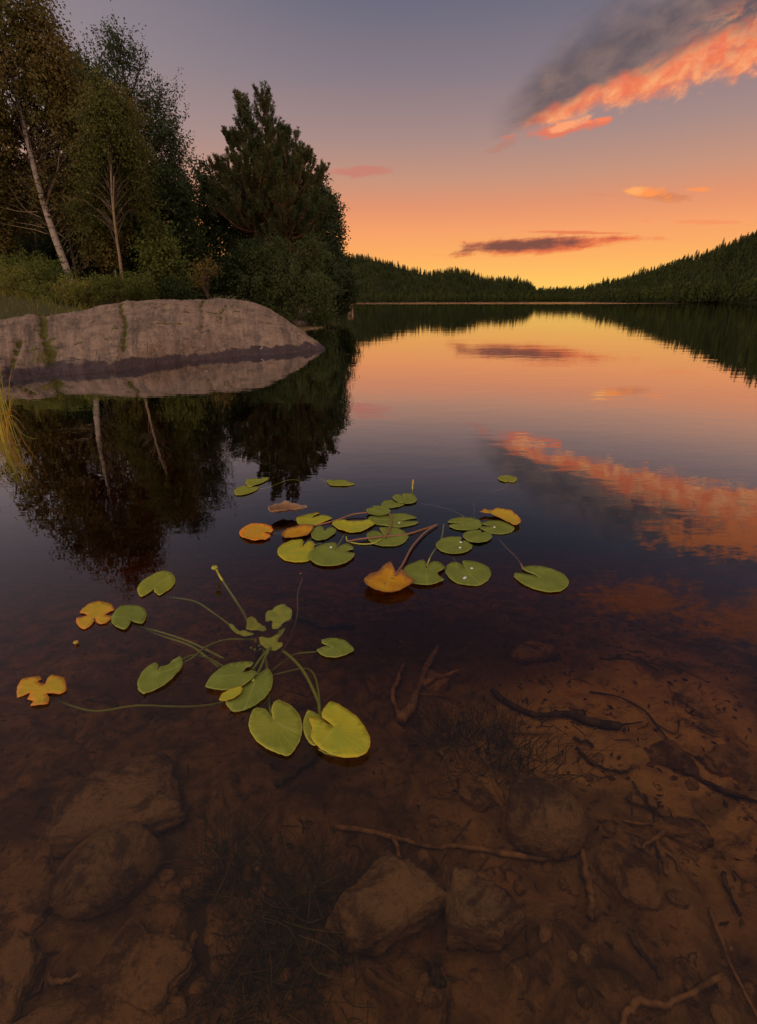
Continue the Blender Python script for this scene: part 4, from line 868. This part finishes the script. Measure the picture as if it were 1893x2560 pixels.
for q_ in range(7):
    a = W(*Z4(560 + rng.normal(0, 45), 690 + rng.normal(0, 40)), -.13); e = W(*Z4(545 + rng.normal(0, 16), 870), -.44); mb = MB(); tube(mb, spline([a, (a + e) / 2 + rng.normal(0, .01, 3), e], 10), np.linspace(.005, .008, 10), 6); mb.build('stem', M[SG], pl)
def bud(parent, c, s_, m_='bud', name='flower_bud'):
    th = np.linspace(0, 2 * math.pi, 15, endpoint=False); prof = [(-.6, .25), (-.3, .7), (.1, .95), (.5, 1.0), (.75, .85), (.8, .5), (.72, .1)]
    V = np.concatenate([np.stack([np.cos(th) * r_ * (1 + .12 * np.cos(5 * th)), np.sin(th) * r_ * (1 + .12 * np.cos(5 * th)), np.full(15, z_) + .08 * np.cos(5 * th) * (z_ > .6)], 1) for z_, r_ in prof]) * s_ + c
    i, j = np.meshgrid(np.arange(6), np.arange(15), indexing='ij'); i = i.ravel(); j = j.ravel(); j2 = (j + 1) % 15
    return MB().add(V, np.stack([i * 15 + j, i * 15 + j2, (i + 1) * 15 + j2, (i + 1) * 15 + j], 1)).build(name, M[m_], parent)
bud(pl, W(*Z4(196, 72), .06), .0125)
# the far group: every pad floats on its own stalk
def drop(parent, c, s_):
    th = np.linspace(0, 2 * math.pi, 10, endpoint=False); V = np.concatenate([np.stack([np.cos(th) * r_, np.sin(th) * r_, np.full(10, z_)], 1) for z_, r_ in ((-.2, .9), (.15, 1), (.45, .75), (.6, .3), (.62, .02))]) * s_ + c
    i, j = np.meshgrid(np.arange(4), np.arange(10), indexing='ij'); i = i.ravel(); j = j.ravel(); j2 = (j + 1) % 10
    MB().add(V, np.stack([i * 10 + j, i * 10 + j2, (i + 1) * 10 + j2, (i + 1) * 10 + j], 1)).build('water_drop', M['drop'], parent)
def pad(label, zf, pts, pet, m_, z=.004, stems=(), drops=(), **kw):
    c0 = np.mean([W(*zf(*a))[:2] for a in pts], axis=0); t = thing('lily_pad', label, 'lily pad', (c0[0], c0[1], 0), 'floating lily pads')
    leaf_blade(zf, pts, pet, m_, t, z, **kw)
    for zs_, sp_, za, zb, r_, sm in stems: stem(zs_, sp_, za, zb, r_, r_ * 1.15, sm, t)
    for a in drops: drop(t, W(*zf(*a)) + (0, 0, z + .003), .0065)
    return t
SR = 'stem_red'
pad('heart shaped green pad, rear one of the touching pair below the pine reflection', Z1, [(240, 145), (205, 105), (215, 75), (265, 62), (330, 65), (405, 50), (418, 70), (350, 105), (290, 125)], (300, 90), 'lily_olive', .006)
pad('green pad with a long trailing stalk, front one of the pair below the pine reflection', Z1, [(100, 200), (100, 175), (140, 145), (210, 130), (245, 150), (260, 140), (325, 135), (320, 160), (270, 190), (190, 215), (120, 220)], (240, 158), 'lily_olive', .004,
    [(Z1, [(245, 155), (320, 165), (450, 135), (570, 85), (680, 75), (750, 105)], .0, -.02, .003, SG)])
pad('narrow wavy green pad alone at the back of the group', Z1, [(965, 85), (985, 70), (1040, 80), (1130, 75), (1228, 112), (1150, 130), (1080, 130), (1000, 125)], (1040, 100), 'lily_olive', .005, [(Z1, [(1000, 122), (955, 92), (908, 60)], .0, -.02, .003, SG)], wave=.01)
def curlup(P, c0, sz, rimd): return .028 + .035 * np.abs(perlin(np.column_stack([P * 9, P[:, 0] * 0 + 2]))) + .02 * smooth(.02, 0, rimd)
pad('crumpled brown dead leaf arched up above the water', Z1, [(425, 440), (435, 400), (500, 380), (570, 365), (650, 375), (700, 380), (790, 415), (700, 425), (630, 425), (600, 440), (540, 440), (470, 450)], (560, 410), 'lily_dead', .006, raise_=curlup, ruffle=.02)
pad('yellow-green pad with brown blotches below the dead leaf', Z1, [(680, 450), (690, 425), (790, 395), (880, 380), (897, 386), (850, 410), (830, 435), (880, 415), (930, 405), (1017, 432), (960, 460), (880, 490), (800, 510), (700, 490)], (830, 440), 'lily_yellow', .005,
    [(Z1, [(1345, 380), (1200, 400), (1050, 455), (850, 505)], .02, .0, .0042, SR)])
pad('bright orange round pad alone at the left of the group', Z1, [(380, 577), (450, 572), (462, 545), (430, 510), (360, 490), (270, 492), (190, 525), (148, 570), (155, 605), (220, 640), (300, 650), (390, 640), (440, 605)], (370, 575), 'lily_orange', .005, [(Z1, [(380, 578), (455, 580), (550, 573)], .0, -.005, .003, SR)], curl=.012)
pad('withered orange-brown pad right of the bright orange one', Z1, [(545, 610), (550, 570), (600, 535), (700, 512), (800, 510), (845, 515), (830, 560), (780, 605), (690, 625), (590, 632)], (780, 540), 'lily_brown', .006, curl=.014, wave=.01)
pad('small green heart shaped pad between the brown and the long yellow pad', Z1, [(945, 555), (930, 520), (895, 508), (840, 540), (818, 580), (830, 620), (880, 642), (960, 630), (1040, 580), (1054, 545), (1020, 520), (975, 530)], (943, 568), 'lily_green', .006)
pad('long narrow yellow pad pointing right beside the small green heart', Z1, [(1015, 495), (1040, 465), (1100, 452), (1190, 470), (1290, 465), (1360, 455), (1418, 490), (1360, 530), (1280, 565), (1180, 570), (1080, 545)], (1150, 480), 'lily_yellow', .005, curl=.01)
pad('large yellow-green pad with an orange lobe, left of the big green pad', Z1, [(738, 712), (748, 660), (730, 632), (640, 640), (550, 680), (505, 730), (510, 780), (570, 830), (650, 848), (740, 848), (805, 830), (810, 780), (845, 720), (848, 665), (810, 645), (770, 665)], (732, 718), 'lily_yellow', .004)
pad('biggest green pad with a notched right side and one drop on it', Z1, [(1035, 738), (1058, 690), (1040, 662), (960, 670), (870, 705), (810, 760), (808, 820), (860, 865), (950, 885), (1060, 880), (1150, 850), (1215, 800), (1224, 765), (1160, 752), (1165, 740), (1215, 725), (1200, 695), (1150, 675), (1100, 690), (1070, 715)], (1030, 748), 'lily_green', .008,
    [(Z1, [(1032, 742), (1090, 660), (1130, 590)], .006, -.03, .0035, SG), (Z1, [(830, 690), (880, 678), (920, 676)], .0, -.01, .003, SG)], [(1005, 725)])
pad('small green pad at the very back of the overlapping chain', Z2, [(335, 200), (320, 178), (280, 170), (250, 190), (260, 215), (310, 238), (370, 243), (425, 230), (436, 205), (410, 175), (360, 163), (325, 170)], (342, 206), 'lily_green', .008)
pad('half hidden green pad second from the back of the chain', Z2, [(163, 245), (190, 220), (240, 215), (280, 235), (343, 245), (300, 268), (230, 277), (180, 265)], (250, 238), 'lily_green', .004)
pad('green pad with a raised pale rim and a thick brown stalk arching from its right', Z2, [(125, 285), (95, 275), (50, 292), (60, 315), (110, 333), (170, 335), (225, 320), (233, 295), (200, 268), (150, 260), (95, 265)], (132, 292), 'lily_green', .014,
    [(Z2, [(222, 312), (238, 345), (240, 390), (215, 460), (185, 500)], .012, .014, .0042, SR)], curl=.008)
pad('wide green pad with a slit to the right, under the stalk arch', Z2, [(65, 375), (70, 345), (150, 330), (250, 318), (340, 318), (437, 350), (350, 368), (310, 372), (450, 382), (400, 410), (300, 425), (180, 410), (100, 400)], (300, 372), 'lily_green', .004, (), [(300, 398)])
pad('green pad crossed by two brown stalks', Z2, [(185, 487), (150, 430), (220, 422), (290, 430), (350, 465), (373, 495), (340, 540), (270, 568), (170, 568), (90, 545), (52, 500), (60, 470), (110, 448), (160, 465)], (190, 498), 'lily_green', .004,
    [(Z2, [(-90, 530), (0, 513), (180, 493), (350, 478), (480, 440), (590, 403)], .014, .0, .0048, SR), (Z2, [(165, 510), (100, 545), (0, 550), (-90, 530), (-105, 495)], .010, .0, .003, SG)])
pad('green pad with a slit to the left, back of the right hand trio', Z2, [(770, 393), (685, 390), (672, 380), (700, 360), (780, 348), (860, 352), (915, 375), (932, 405), (900, 435), (820, 447), (740, 440), (680, 415), (710, 400)], (780, 392), 'lily_green', .006, [(Z2, [(805, 350), (720, 300), (600, 265), (470, 243)], .0, -.02, .003, SR), (Z2, [(872, 355), (874, 290), (868, 225)], .0, -.05, .0025, SR)])
pad('green pad carrying a drop, right one of the right hand trio', Z2, [(1035, 415), (960, 408), (930, 390), (980, 375), (1060, 370), (1140, 395), (1184, 430), (1160, 460), (1090, 475), (1000, 470), (930, 440), (918, 420)], (1045, 415), 'lily_green', .004, (), [(1028, 432)])
pad('orange-yellow leaf with a lifted brown rear edge behind the right hand trio', Z2, [(915, 320), (950, 300), (1010, 305), (1040, 290), (1100, 292), (1180, 325), (1222, 365), (1227, 395), (1185, 418), (1130, 390), (1080, 372), (1050, 350), (990, 325)], (1060, 330), 'lily_gold', .012, curl=.02)
pad('smallest green pad in front of the right hand trio', Z2, [(930, 467), (920, 445), (850, 448), (795, 470), (790, 500), (830, 530), (900, 543), (970, 530), (1010, 500), (1000, 475), (960, 460)], (925, 472), 'lily_green', .008)
pad('green pad with a torn notch and two drops, left of the smallest pad', Z2, [(768, 535), (775, 500), (700, 495), (630, 510), (585, 545), (585, 575), (630, 610), (720, 628), (800, 618), (850, 590), (860, 560), (830, 540), (800, 525)], (765, 545), 'lily_green', .005, [(Z2, [(735, 690), (715, 660), (700, 640)], -.01, -.03, .0035, SR)], [(765, 590), (770, 548)])
def cupped(P, c0, sz, rimd): return .008 * smooth(0, sz * .6, np.linalg.norm(P - c0, axis=1)) + .014 * np.maximum(perlin(np.column_stack([P * 8, P[:, 0] * 0 + 9])), 0) + .012 * smooth(.02, 0, rimd)
pad('large ragged orange-brown dead leaf with a lifted pointed rear edge', Z2, [(270, 782), (235, 720), (180, 745), (145, 790), (70, 820), (32, 865), (50, 905), (120, 940), (210, 953), (310, 940), (390, 895), (420, 868), (370, 830), (325, 778), (290, 795)], (265, 805), 'lily_brown', .006,
    [(Z2, [(268, 790), (330, 700), (400, 570), (500, 460), (592, 400)], .02, .01, .004, SR)], raise_=cupped, curl=.012)
pad('large green pad with a bitten right edge beside the orange-brown leaf', Z2, [(508, 738), (500, 690), (475, 672), (415, 690), (350, 725), (325, 770), (340, 820), (410, 855), (500, 865), (580, 855), (642, 825), (600, 790), (595, 770), (652, 735), (620, 700), (575, 682), (525, 710)], (506, 748), 'lily_green', .009, [(Z2, [(510, 720), (550, 630), (620, 520), (642, 400)], .004, -.03, .0042, SG)])
pad('large green pad with two white drops, front centre of the group', Z2, [(810, 745), (780, 710), (715, 690), (660, 720), (655, 770), (690, 820), (740, 850), (830, 870), (910, 868), (980, 830), (1004, 780), (985, 735), (930, 700), (860, 682), (790, 680), (785, 700)], (815, 752), 'lily_green', .004, (), [(855, 747), (797, 823), (805, 818)])
pad('largest single green oval pad at the right end of the group', Z2, [(1372, 806), (1290, 785), (1190, 772), (1180, 800), (1230, 850), (1320, 890), (1430, 920), (1530, 915), (1590, 870), (1597, 830), (1560, 785), (1480, 745), (1390, 722), (1290, 718), (1235, 735), (1270, 760), (1330, 785)], (1380, 810), 'lily_green', .005, [(Z2, [(1248, 735), (1200, 660), (1120, 580), (1040, 490)], .002, -.04, .0042, SR)])
pad('lone small round green pad far from the others at the back right', Z2, [(1133, 66), (1120, 78), (1070, 65), (1057, 45), (1085, 30), (1130, 25), (1180, 35), (1203, 55), (1180, 78), (1140, 75)], (1132, 58), 'lily_olive', .005, [(Z2, [(1133, 78), (1110, 115), (1040, 145), (980, 155)], .0, -.06, .0028, SR)])
for zf, px, py, lab in ((Z2, 402, 135, 'thin yellow lily bud standing upright behind the chain of green pads'), (Z3, 130, 870, 'small drifting yellow lily bud on a thin thread at the left')):
    c0 = W(*zf(px, py)); t = thing('lily_bud', lab, 'flower bud', c0)
    if zf is Z2:
        mb = MB(); tube(mb, spline([c0 + (0, 0, -.1), c0 + (0, 0, .03)], 6), (.004,) * 6, 6); mb.build('stem', M[SG], t); mb = MB(); tube(mb, spline([c0 + (0, 0, .03), c0 + (.002, 0, .05), c0 + (.003, 0, .07)], 8), (.004, .006, .0065, .006, .006, .0055, .004, .001), 7); mb.build('flower_bud', M['bud_gold'], t)
    else:
        bud(t, c0 + (0, 0, .006), .008, 'bud_gold'); stem(Z3, [(125, 885), (70, 960), (30, 1010), (60, 1080), (90, 1140)], .0, -.08, .0018, .0015, SR, t)
# ------------------------------------------------------------------ things lying on the lake bed
def onbed(px, py, lift=0.0):
    z = -.4
    for _ in range(8):
        p_ = W(px, py, z); z = float(ground(p_[None, :])[0]) 
    p_ = W(px, py, z + lift); return p_
def bstone(label, px, py, wpx, hpx, thick, rot, seed, **kw):
    c0 = onbed(px, py); s_ = np.linalg.norm(c0 - (0, 0, CAMZ)) / FPX; va = math.atan2(CAMZ - c0[2], c0[1]); return stone('sunken_stone', label, c0 + (0, 0, thick * (kw.pop('lift', -.12))), (wpx * s_ * .47, hpx * s_ * .47 / max(math.sin(va), .4), thick * .62), rot, M['bedrock'], seed, group='stones on the lake bed', sub=90, **kw)
bstone('biggest sunken slab, angular with a dark undercut, at the left under water', 300, 2050, 340, 150, .14, .42, 21, lift=.35)
bstone('flat darker slab partly under the biggest sunken slab', 160, 2130, 230, 150, .08, .3, 22, flat=.4)
bstone('smooth oval egg shaped stone below the biggest slab', 288, 2190, 205, 130, .14, .62, 23, cutn=1, rough=.05, lift=.3)
bstone('ragged edged flat stone at the left edge under water', 60, 2235, 190, 120, .07, -.2, 24, flat=.4)
bstone('flat slab with a pale worn corner near the bottom left', 330, 2430, 210, 120, .07, .1, 25, flat=.4)
bstone('long slab along the lower left corner beside a dark gap', 20, 2470, 120, 190, .10, .5, 26, flat=.4)
bstone('broad slab lying along the bottom edge at the left', 220, 2550, 260, 110, .06, .1, 27, flat=.4)
bstone('thick rounded dark stone at the right end of the long pale stick', 1345, 2075, 185, 130, .17, -.3, 28, cutn=2, rough=.06, lift=.3)
bstone('small stone behind the rounded dark stone, at the edge of the weed', 1185, 1995, 105, 70, .07, .2, 29)
bstone('flat topped square stone with a black undercut, bottom centre', 975, 2280, 225, 140, .13, .1, 30, lift=.42)
bstone('square block with a black front, right of the flat topped stone', 1180, 2325, 170, 130, .15, -.05, 31, lift=.42)
bstone('flat pale stone lying on the sand at the right', 1672, 1895, 110, 55, .05, -.1, 32)
bstone('tilted brown slab beside the straight stick at the lower right', 1575, 2190, 170, 130, .08, -.7, 33, flat=.4)
bstone('dark lump under the twigs at the right', 1705, 2085, 110, 55, .07, -.2, 34)
bstone('low dark rock in the right corner of the sand', 1870, 1935, 130, 70, .08, -.5, 35)
bstone('dim rock beneath the leafless middle of the lake bed', 1350, 1640, 120, 60, .10, .1, 36)
bstone('dim round rock left of the forked branch', 1080, 1720, 90, 60, .08, .3, 37)
PB = [onbed(rng.uniform(1050, 1880), rng.uniform(1880, 2550)) for _ in range(70)] + [onbed(rng.uniform(330, 800), rng.uniform(2080, 2540)) for _ in range(36)]
base = stone('pebble', 'small brown pebble among many on the silty lake bed', PB[0], (.012, .010, .008), 0, M['bedrock'], 40, group='pebbles on the lake bed', cutn=2, sub=14)
base.data.transform(__import__('mathutils').Matrix.Translation(-Vector(PB[0]))); base.location = PB[0]
for p_ in PB[1:]:
    o = base.copy(); C.collection.objects.link(o); o.location = p_; s_ = rng.uniform(.6, 2.4); o.scale = (s_, s_ * rng.uniform(.7, 1.2), s_ * .9); o.rotation_euler = (rng.uniform(-.3, .3), rng.uniform(-.3, .3), rng.uniform(0, 6))
def stick(label, paths, m_='sunk_wood', name='sunken_stick', lift=.012, cat='stick'):
    """paths: (pixel points, thickness in metres at start and end); the first is the stem, the rest its side branches"""
    p0 = onbed(*paths[0][0][0][:2]); t = thing(name, label, cat, p0) if len(paths) > 1 else None
    for i_, (pts, r0, r1) in enumerate(paths):
        P = spline(np.array([onbed(a[0], a[1], (a[2] if len(a) > 2 else lift) + r0) for a in pts]), 30); P[:, 2] = np.convolve(np.pad(P[:, 2], 3, 'edge'), np.ones(7) / 7, 'valid'); kn = np.cumsum(rng.normal(0, r0 * (.16 if t else .30), P.shape), 0) * (1, 1, .3); kn -= np.outer(np.linspace(0, 1, 30), kn[-1]); P = P + kn
        mb = MB(); tube(mb, P, np.linspace(r0, r1, 30) * (1 + .18 * np.sin(np.linspace(0, 9, 30) + rng.uniform(0, 6))), 8, .07); o = mb.build(('stem' if i_ == 0 else 'side_branch') if t else name, M[m_], t)
    if t is None: tag(o, label, cat)
stick('long pale stick lying across the bottom centre', [([(838, 2064), (960, 2082), (1060, 2112), (1150, 2117), (1260, 2132), (1365, 2146)], .0065, .007)])
stick('forked brown branch standing off the bed in the dark middle', [([(1000, 1800), (1030, 1750), (1055, 1700, .04), (1075, 1650, .06), (1095, 1615, .08)], .020, .010), ([(1055, 1712, .03), (1100, 1690, .05), (1150, 1675, .06)], .013, .006), ([(998, 1795), (985, 1740), (1000, 1690), (1010, 1660)], .012, .006), ([(1050, 1735), (1090, 1738), (1140, 1745)], .005, .003)], cat='branch')
stick('dark waterlogged branch on the sand with a broken right end', [([(1232, 1728), (1270, 1755), (1340, 1788), (1420, 1785), (1480, 1805), (1550, 1815)], .011, .015), ([(1550, 1812), (1580, 1809), (1608, 1804)], .004, .002)], 'dark_wood', cat='branch')
stick('short dim log beneath the rear lily stalks', [([(735, 1532), (800, 1550), (880, 1566)], .020, .012)], 'dark_wood', cat='log')
stick('straight pale stick pointing to the camera at the lower right', [([(1460, 2125), (1463, 2190), (1468, 2250), (1474, 2292)], .0085, .009)])
stick('pale root bent like a hook in the bottom right corner', [([(1552, 2570), (1560, 2510), (1575, 2483), (1650, 2492), (1720, 2470), (1800, 2442)], .008, .006)], cat='root')
stick('thin straight twig slanting to the right edge at the bottom', [([(1775, 2270), (1800, 2350), (1830, 2430), (1895, 2545)], .005, .003)])
stick('crooked stick below the left end of the long pale stick', [([(983, 2095), (1000, 2150), (1030, 2205), (1045, 2225)], .008, .007)])
stick('long thin curved twig over the sand at the right', [([(1475, 1728), (1540, 1742), (1600, 1768), (1640, 1810), (1680, 1865), (1700, 1895)], .004, .003), ([(1640, 1810), (1690, 1835), (1700, 1800)], .003, .002)], 'dark_wood')
stick('dark curved stick with a curled tip on the front of the sand', [([(1440, 1870), (1475, 1905), (1530, 1930), (1560, 1935), (1580, 1922)], .006, .004)], 'dark_wood')
stick('short dark stick at the left edge of the sand', [([(1440, 1845), (1470, 1855), (1485, 1868)], .006, .004)], 'dark_wood')
stick('pale stick lying in the weed behind the sand', [([(1278, 1828), (1330, 1832), (1380, 1830)], .006, .006)])
stick('thin dark twig crossing the silt toward the root tangle', [([(1582, 1955), (1610, 2000), (1640, 2030), (1660, 2045)], .004, .003), ([(1560, 1995), (1600, 2012), (1640, 2020)], .003, .002), ([(1578, 1980), (1580, 2040)], .003, .002)], 'dark_wood')
stick('pale knotted root tangle at the right of the lake bed', [([(1690, 2045), (1660, 2075), (1625, 2100), (1605, 2120)], .007, .005), ([(1635, 2095), (1655, 2140), (1665, 2185)], .008, .007), ([(1690, 2045), (1735, 2045)], .004, .002), ([(1555, 2052), (1610, 2060), (1640, 2062)], .004, .003), ([(1655, 2120), (1690, 2150), (1700, 2180)], .005, .003)], cat='root')
stick('slim dark stick along the right edge behind the sand', [([(1500, 1645), (1590, 1650), (1650, 1680)], .005, .003)], 'dark_wood')
stick('dark pole end reaching in from the right edge', [([(1715, 1925), (1780, 1960), (1895, 2005)], .010, .007)], 'dark_wood')
stick('thin curved root hugging the oval stone', [([(252, 2284), (300, 2250), (350, 2205), (392, 2160)], .006, .004)], cat='root')
stick('short pale broken twig near the flat slab at bottom left', [([(125, 2432), (165, 2440), (200, 2438)], .006, .005)])
stick('long dim sunken pole left of the forked branch', [([(690, 1960), (740, 1925), (800, 1870)], .012, .008)], 'dark_wood', cat='log')
stick('dark stick at the right above the hooked root', [([(1570, 2330), (1600, 2380), (1650, 2445)], .008, .005)], 'dark_wood')
stick('leaning twig at the far right of the silt', [([(1810, 2180), (1835, 2250), (1850, 2290)], .006, .004)], 'dark_wood')
stick('stub of dark wood below the square block', [([(1090, 2420), (1100, 2455)], .012, .009)], 'dark_wood', cat='log')
# water weed: thin blades in dense tufts, with a few bleached stalks
def weed(label, px, py, rx, ry, n, hgt=.10, pale=16):
    c0 = onbed(px, py); t = thing('water_weed', label, 'water weed', c0, 'tufts of water weed'); s_ = np.linalg.norm(c0 - (0, 0, CAMZ)) / FPX; mb = MB(); pm = MB()
    for k_ in range(int(n * .42)):
        u = rng.normal(0, .45, 2); a = c0 + (u[0] * rx * s_, u[1] * ry * s_ * 1.3, 0); a[2] = float(ground(a[None, :])[0]) - .005
        e = a + (u[0] * .06 + rng.normal(0, .05), u[1] * .05 + rng.normal(0, .05), hgt * rng.uniform(.4, 1.1)); e[2] = min(e[2], -.02); mid = (a + e) / 2 + rng.normal(0, .012, 3)
        tube(mb, spline([a, mid, e], 5), (.0011, .0012, .001, .0008, .0003), 3, rnd=rng.uniform(0, .6))
    for k_ in range(pale):
        u = rng.normal(0, .6, 2); a = c0 + (u[0] * rx * s_, u[1] * ry * s_ * 1.3, .02); e = a + (rng.normal(0, .10), rng.normal(0, .08), rng.uniform(.02, .10)); e[2] = min(e[2], -.015)
        tube(pm, spline([a, (a + e) / 2 + rng.normal(0, .012, 3), e], 7), (.0016, .0016, .0015, .0014, .0013, .0011, .0006), 3, rnd=1.0)
    mb.build('blades', M['weed'], t); pm.build('pale_stalks', M['weed'], t)
weed('biggest dark weed patch, left of the sand', 1235, 1880, 150, 100, 900, .13, 26)
weed('weed patch in front of the forked branch', 1130, 1840, 90, 60, 350, .10, 10)
weed('weed tuft right of the oval stone', 560, 2175, 80, 60, 420, .10, 14)
weed('weed tuft nearest the left end of the long pale stick', 735, 2235, 90, 70, 420, .10, 18)
weed('dark weed tuft left of the flat topped stone', 850, 2330, 75, 80, 420, .10, 12)
weed('lowest weed tuft at the bottom centre', 680, 2470, 100, 70, 480, .09, 16)
weed('small weed tuft between the big slab and the bottom tuft', 690, 2360, 70, 50, 260, .09, 12)
# rotting leaf scraps and twig bits strewn over the bed
mb = MB(); n_ = 2600
pp = np.column_stack([rng.uniform(-1.5, 2.2, n_), .15 + 3.0 * rng.uniform(0, 1, n_) ** 1.3]); zz = ground(pp); P = np.column_stack([pp, zz + .004])
leaves(mb, P, rng.normal(size=(n_, 3)) * (1, 1, .12), .03, .5, .05)
for k_ in range(420):
    a = np.array((rng.uniform(-1.5, 2.2), .2 + 3.0 * rng.uniform() ** 1.3, 0)); b = a + (rng.normal(0, .06), rng.normal(0, .05), 0); Q = np.linspace(a, b, 5) + rng.normal(0, .004, (5, 3)); Q[:, 2] = ground(Q) + .005
    tube(mb, Q, (.0022, .002, .002, .0018, .001), 4, rnd=rng.uniform(0, .4))
tag(mb.build('leaf_litter', M['litter'], None, False), 'rotting leaf scraps and twig bits strewn over the shallow lake bed', 'litter', kind='stuff')
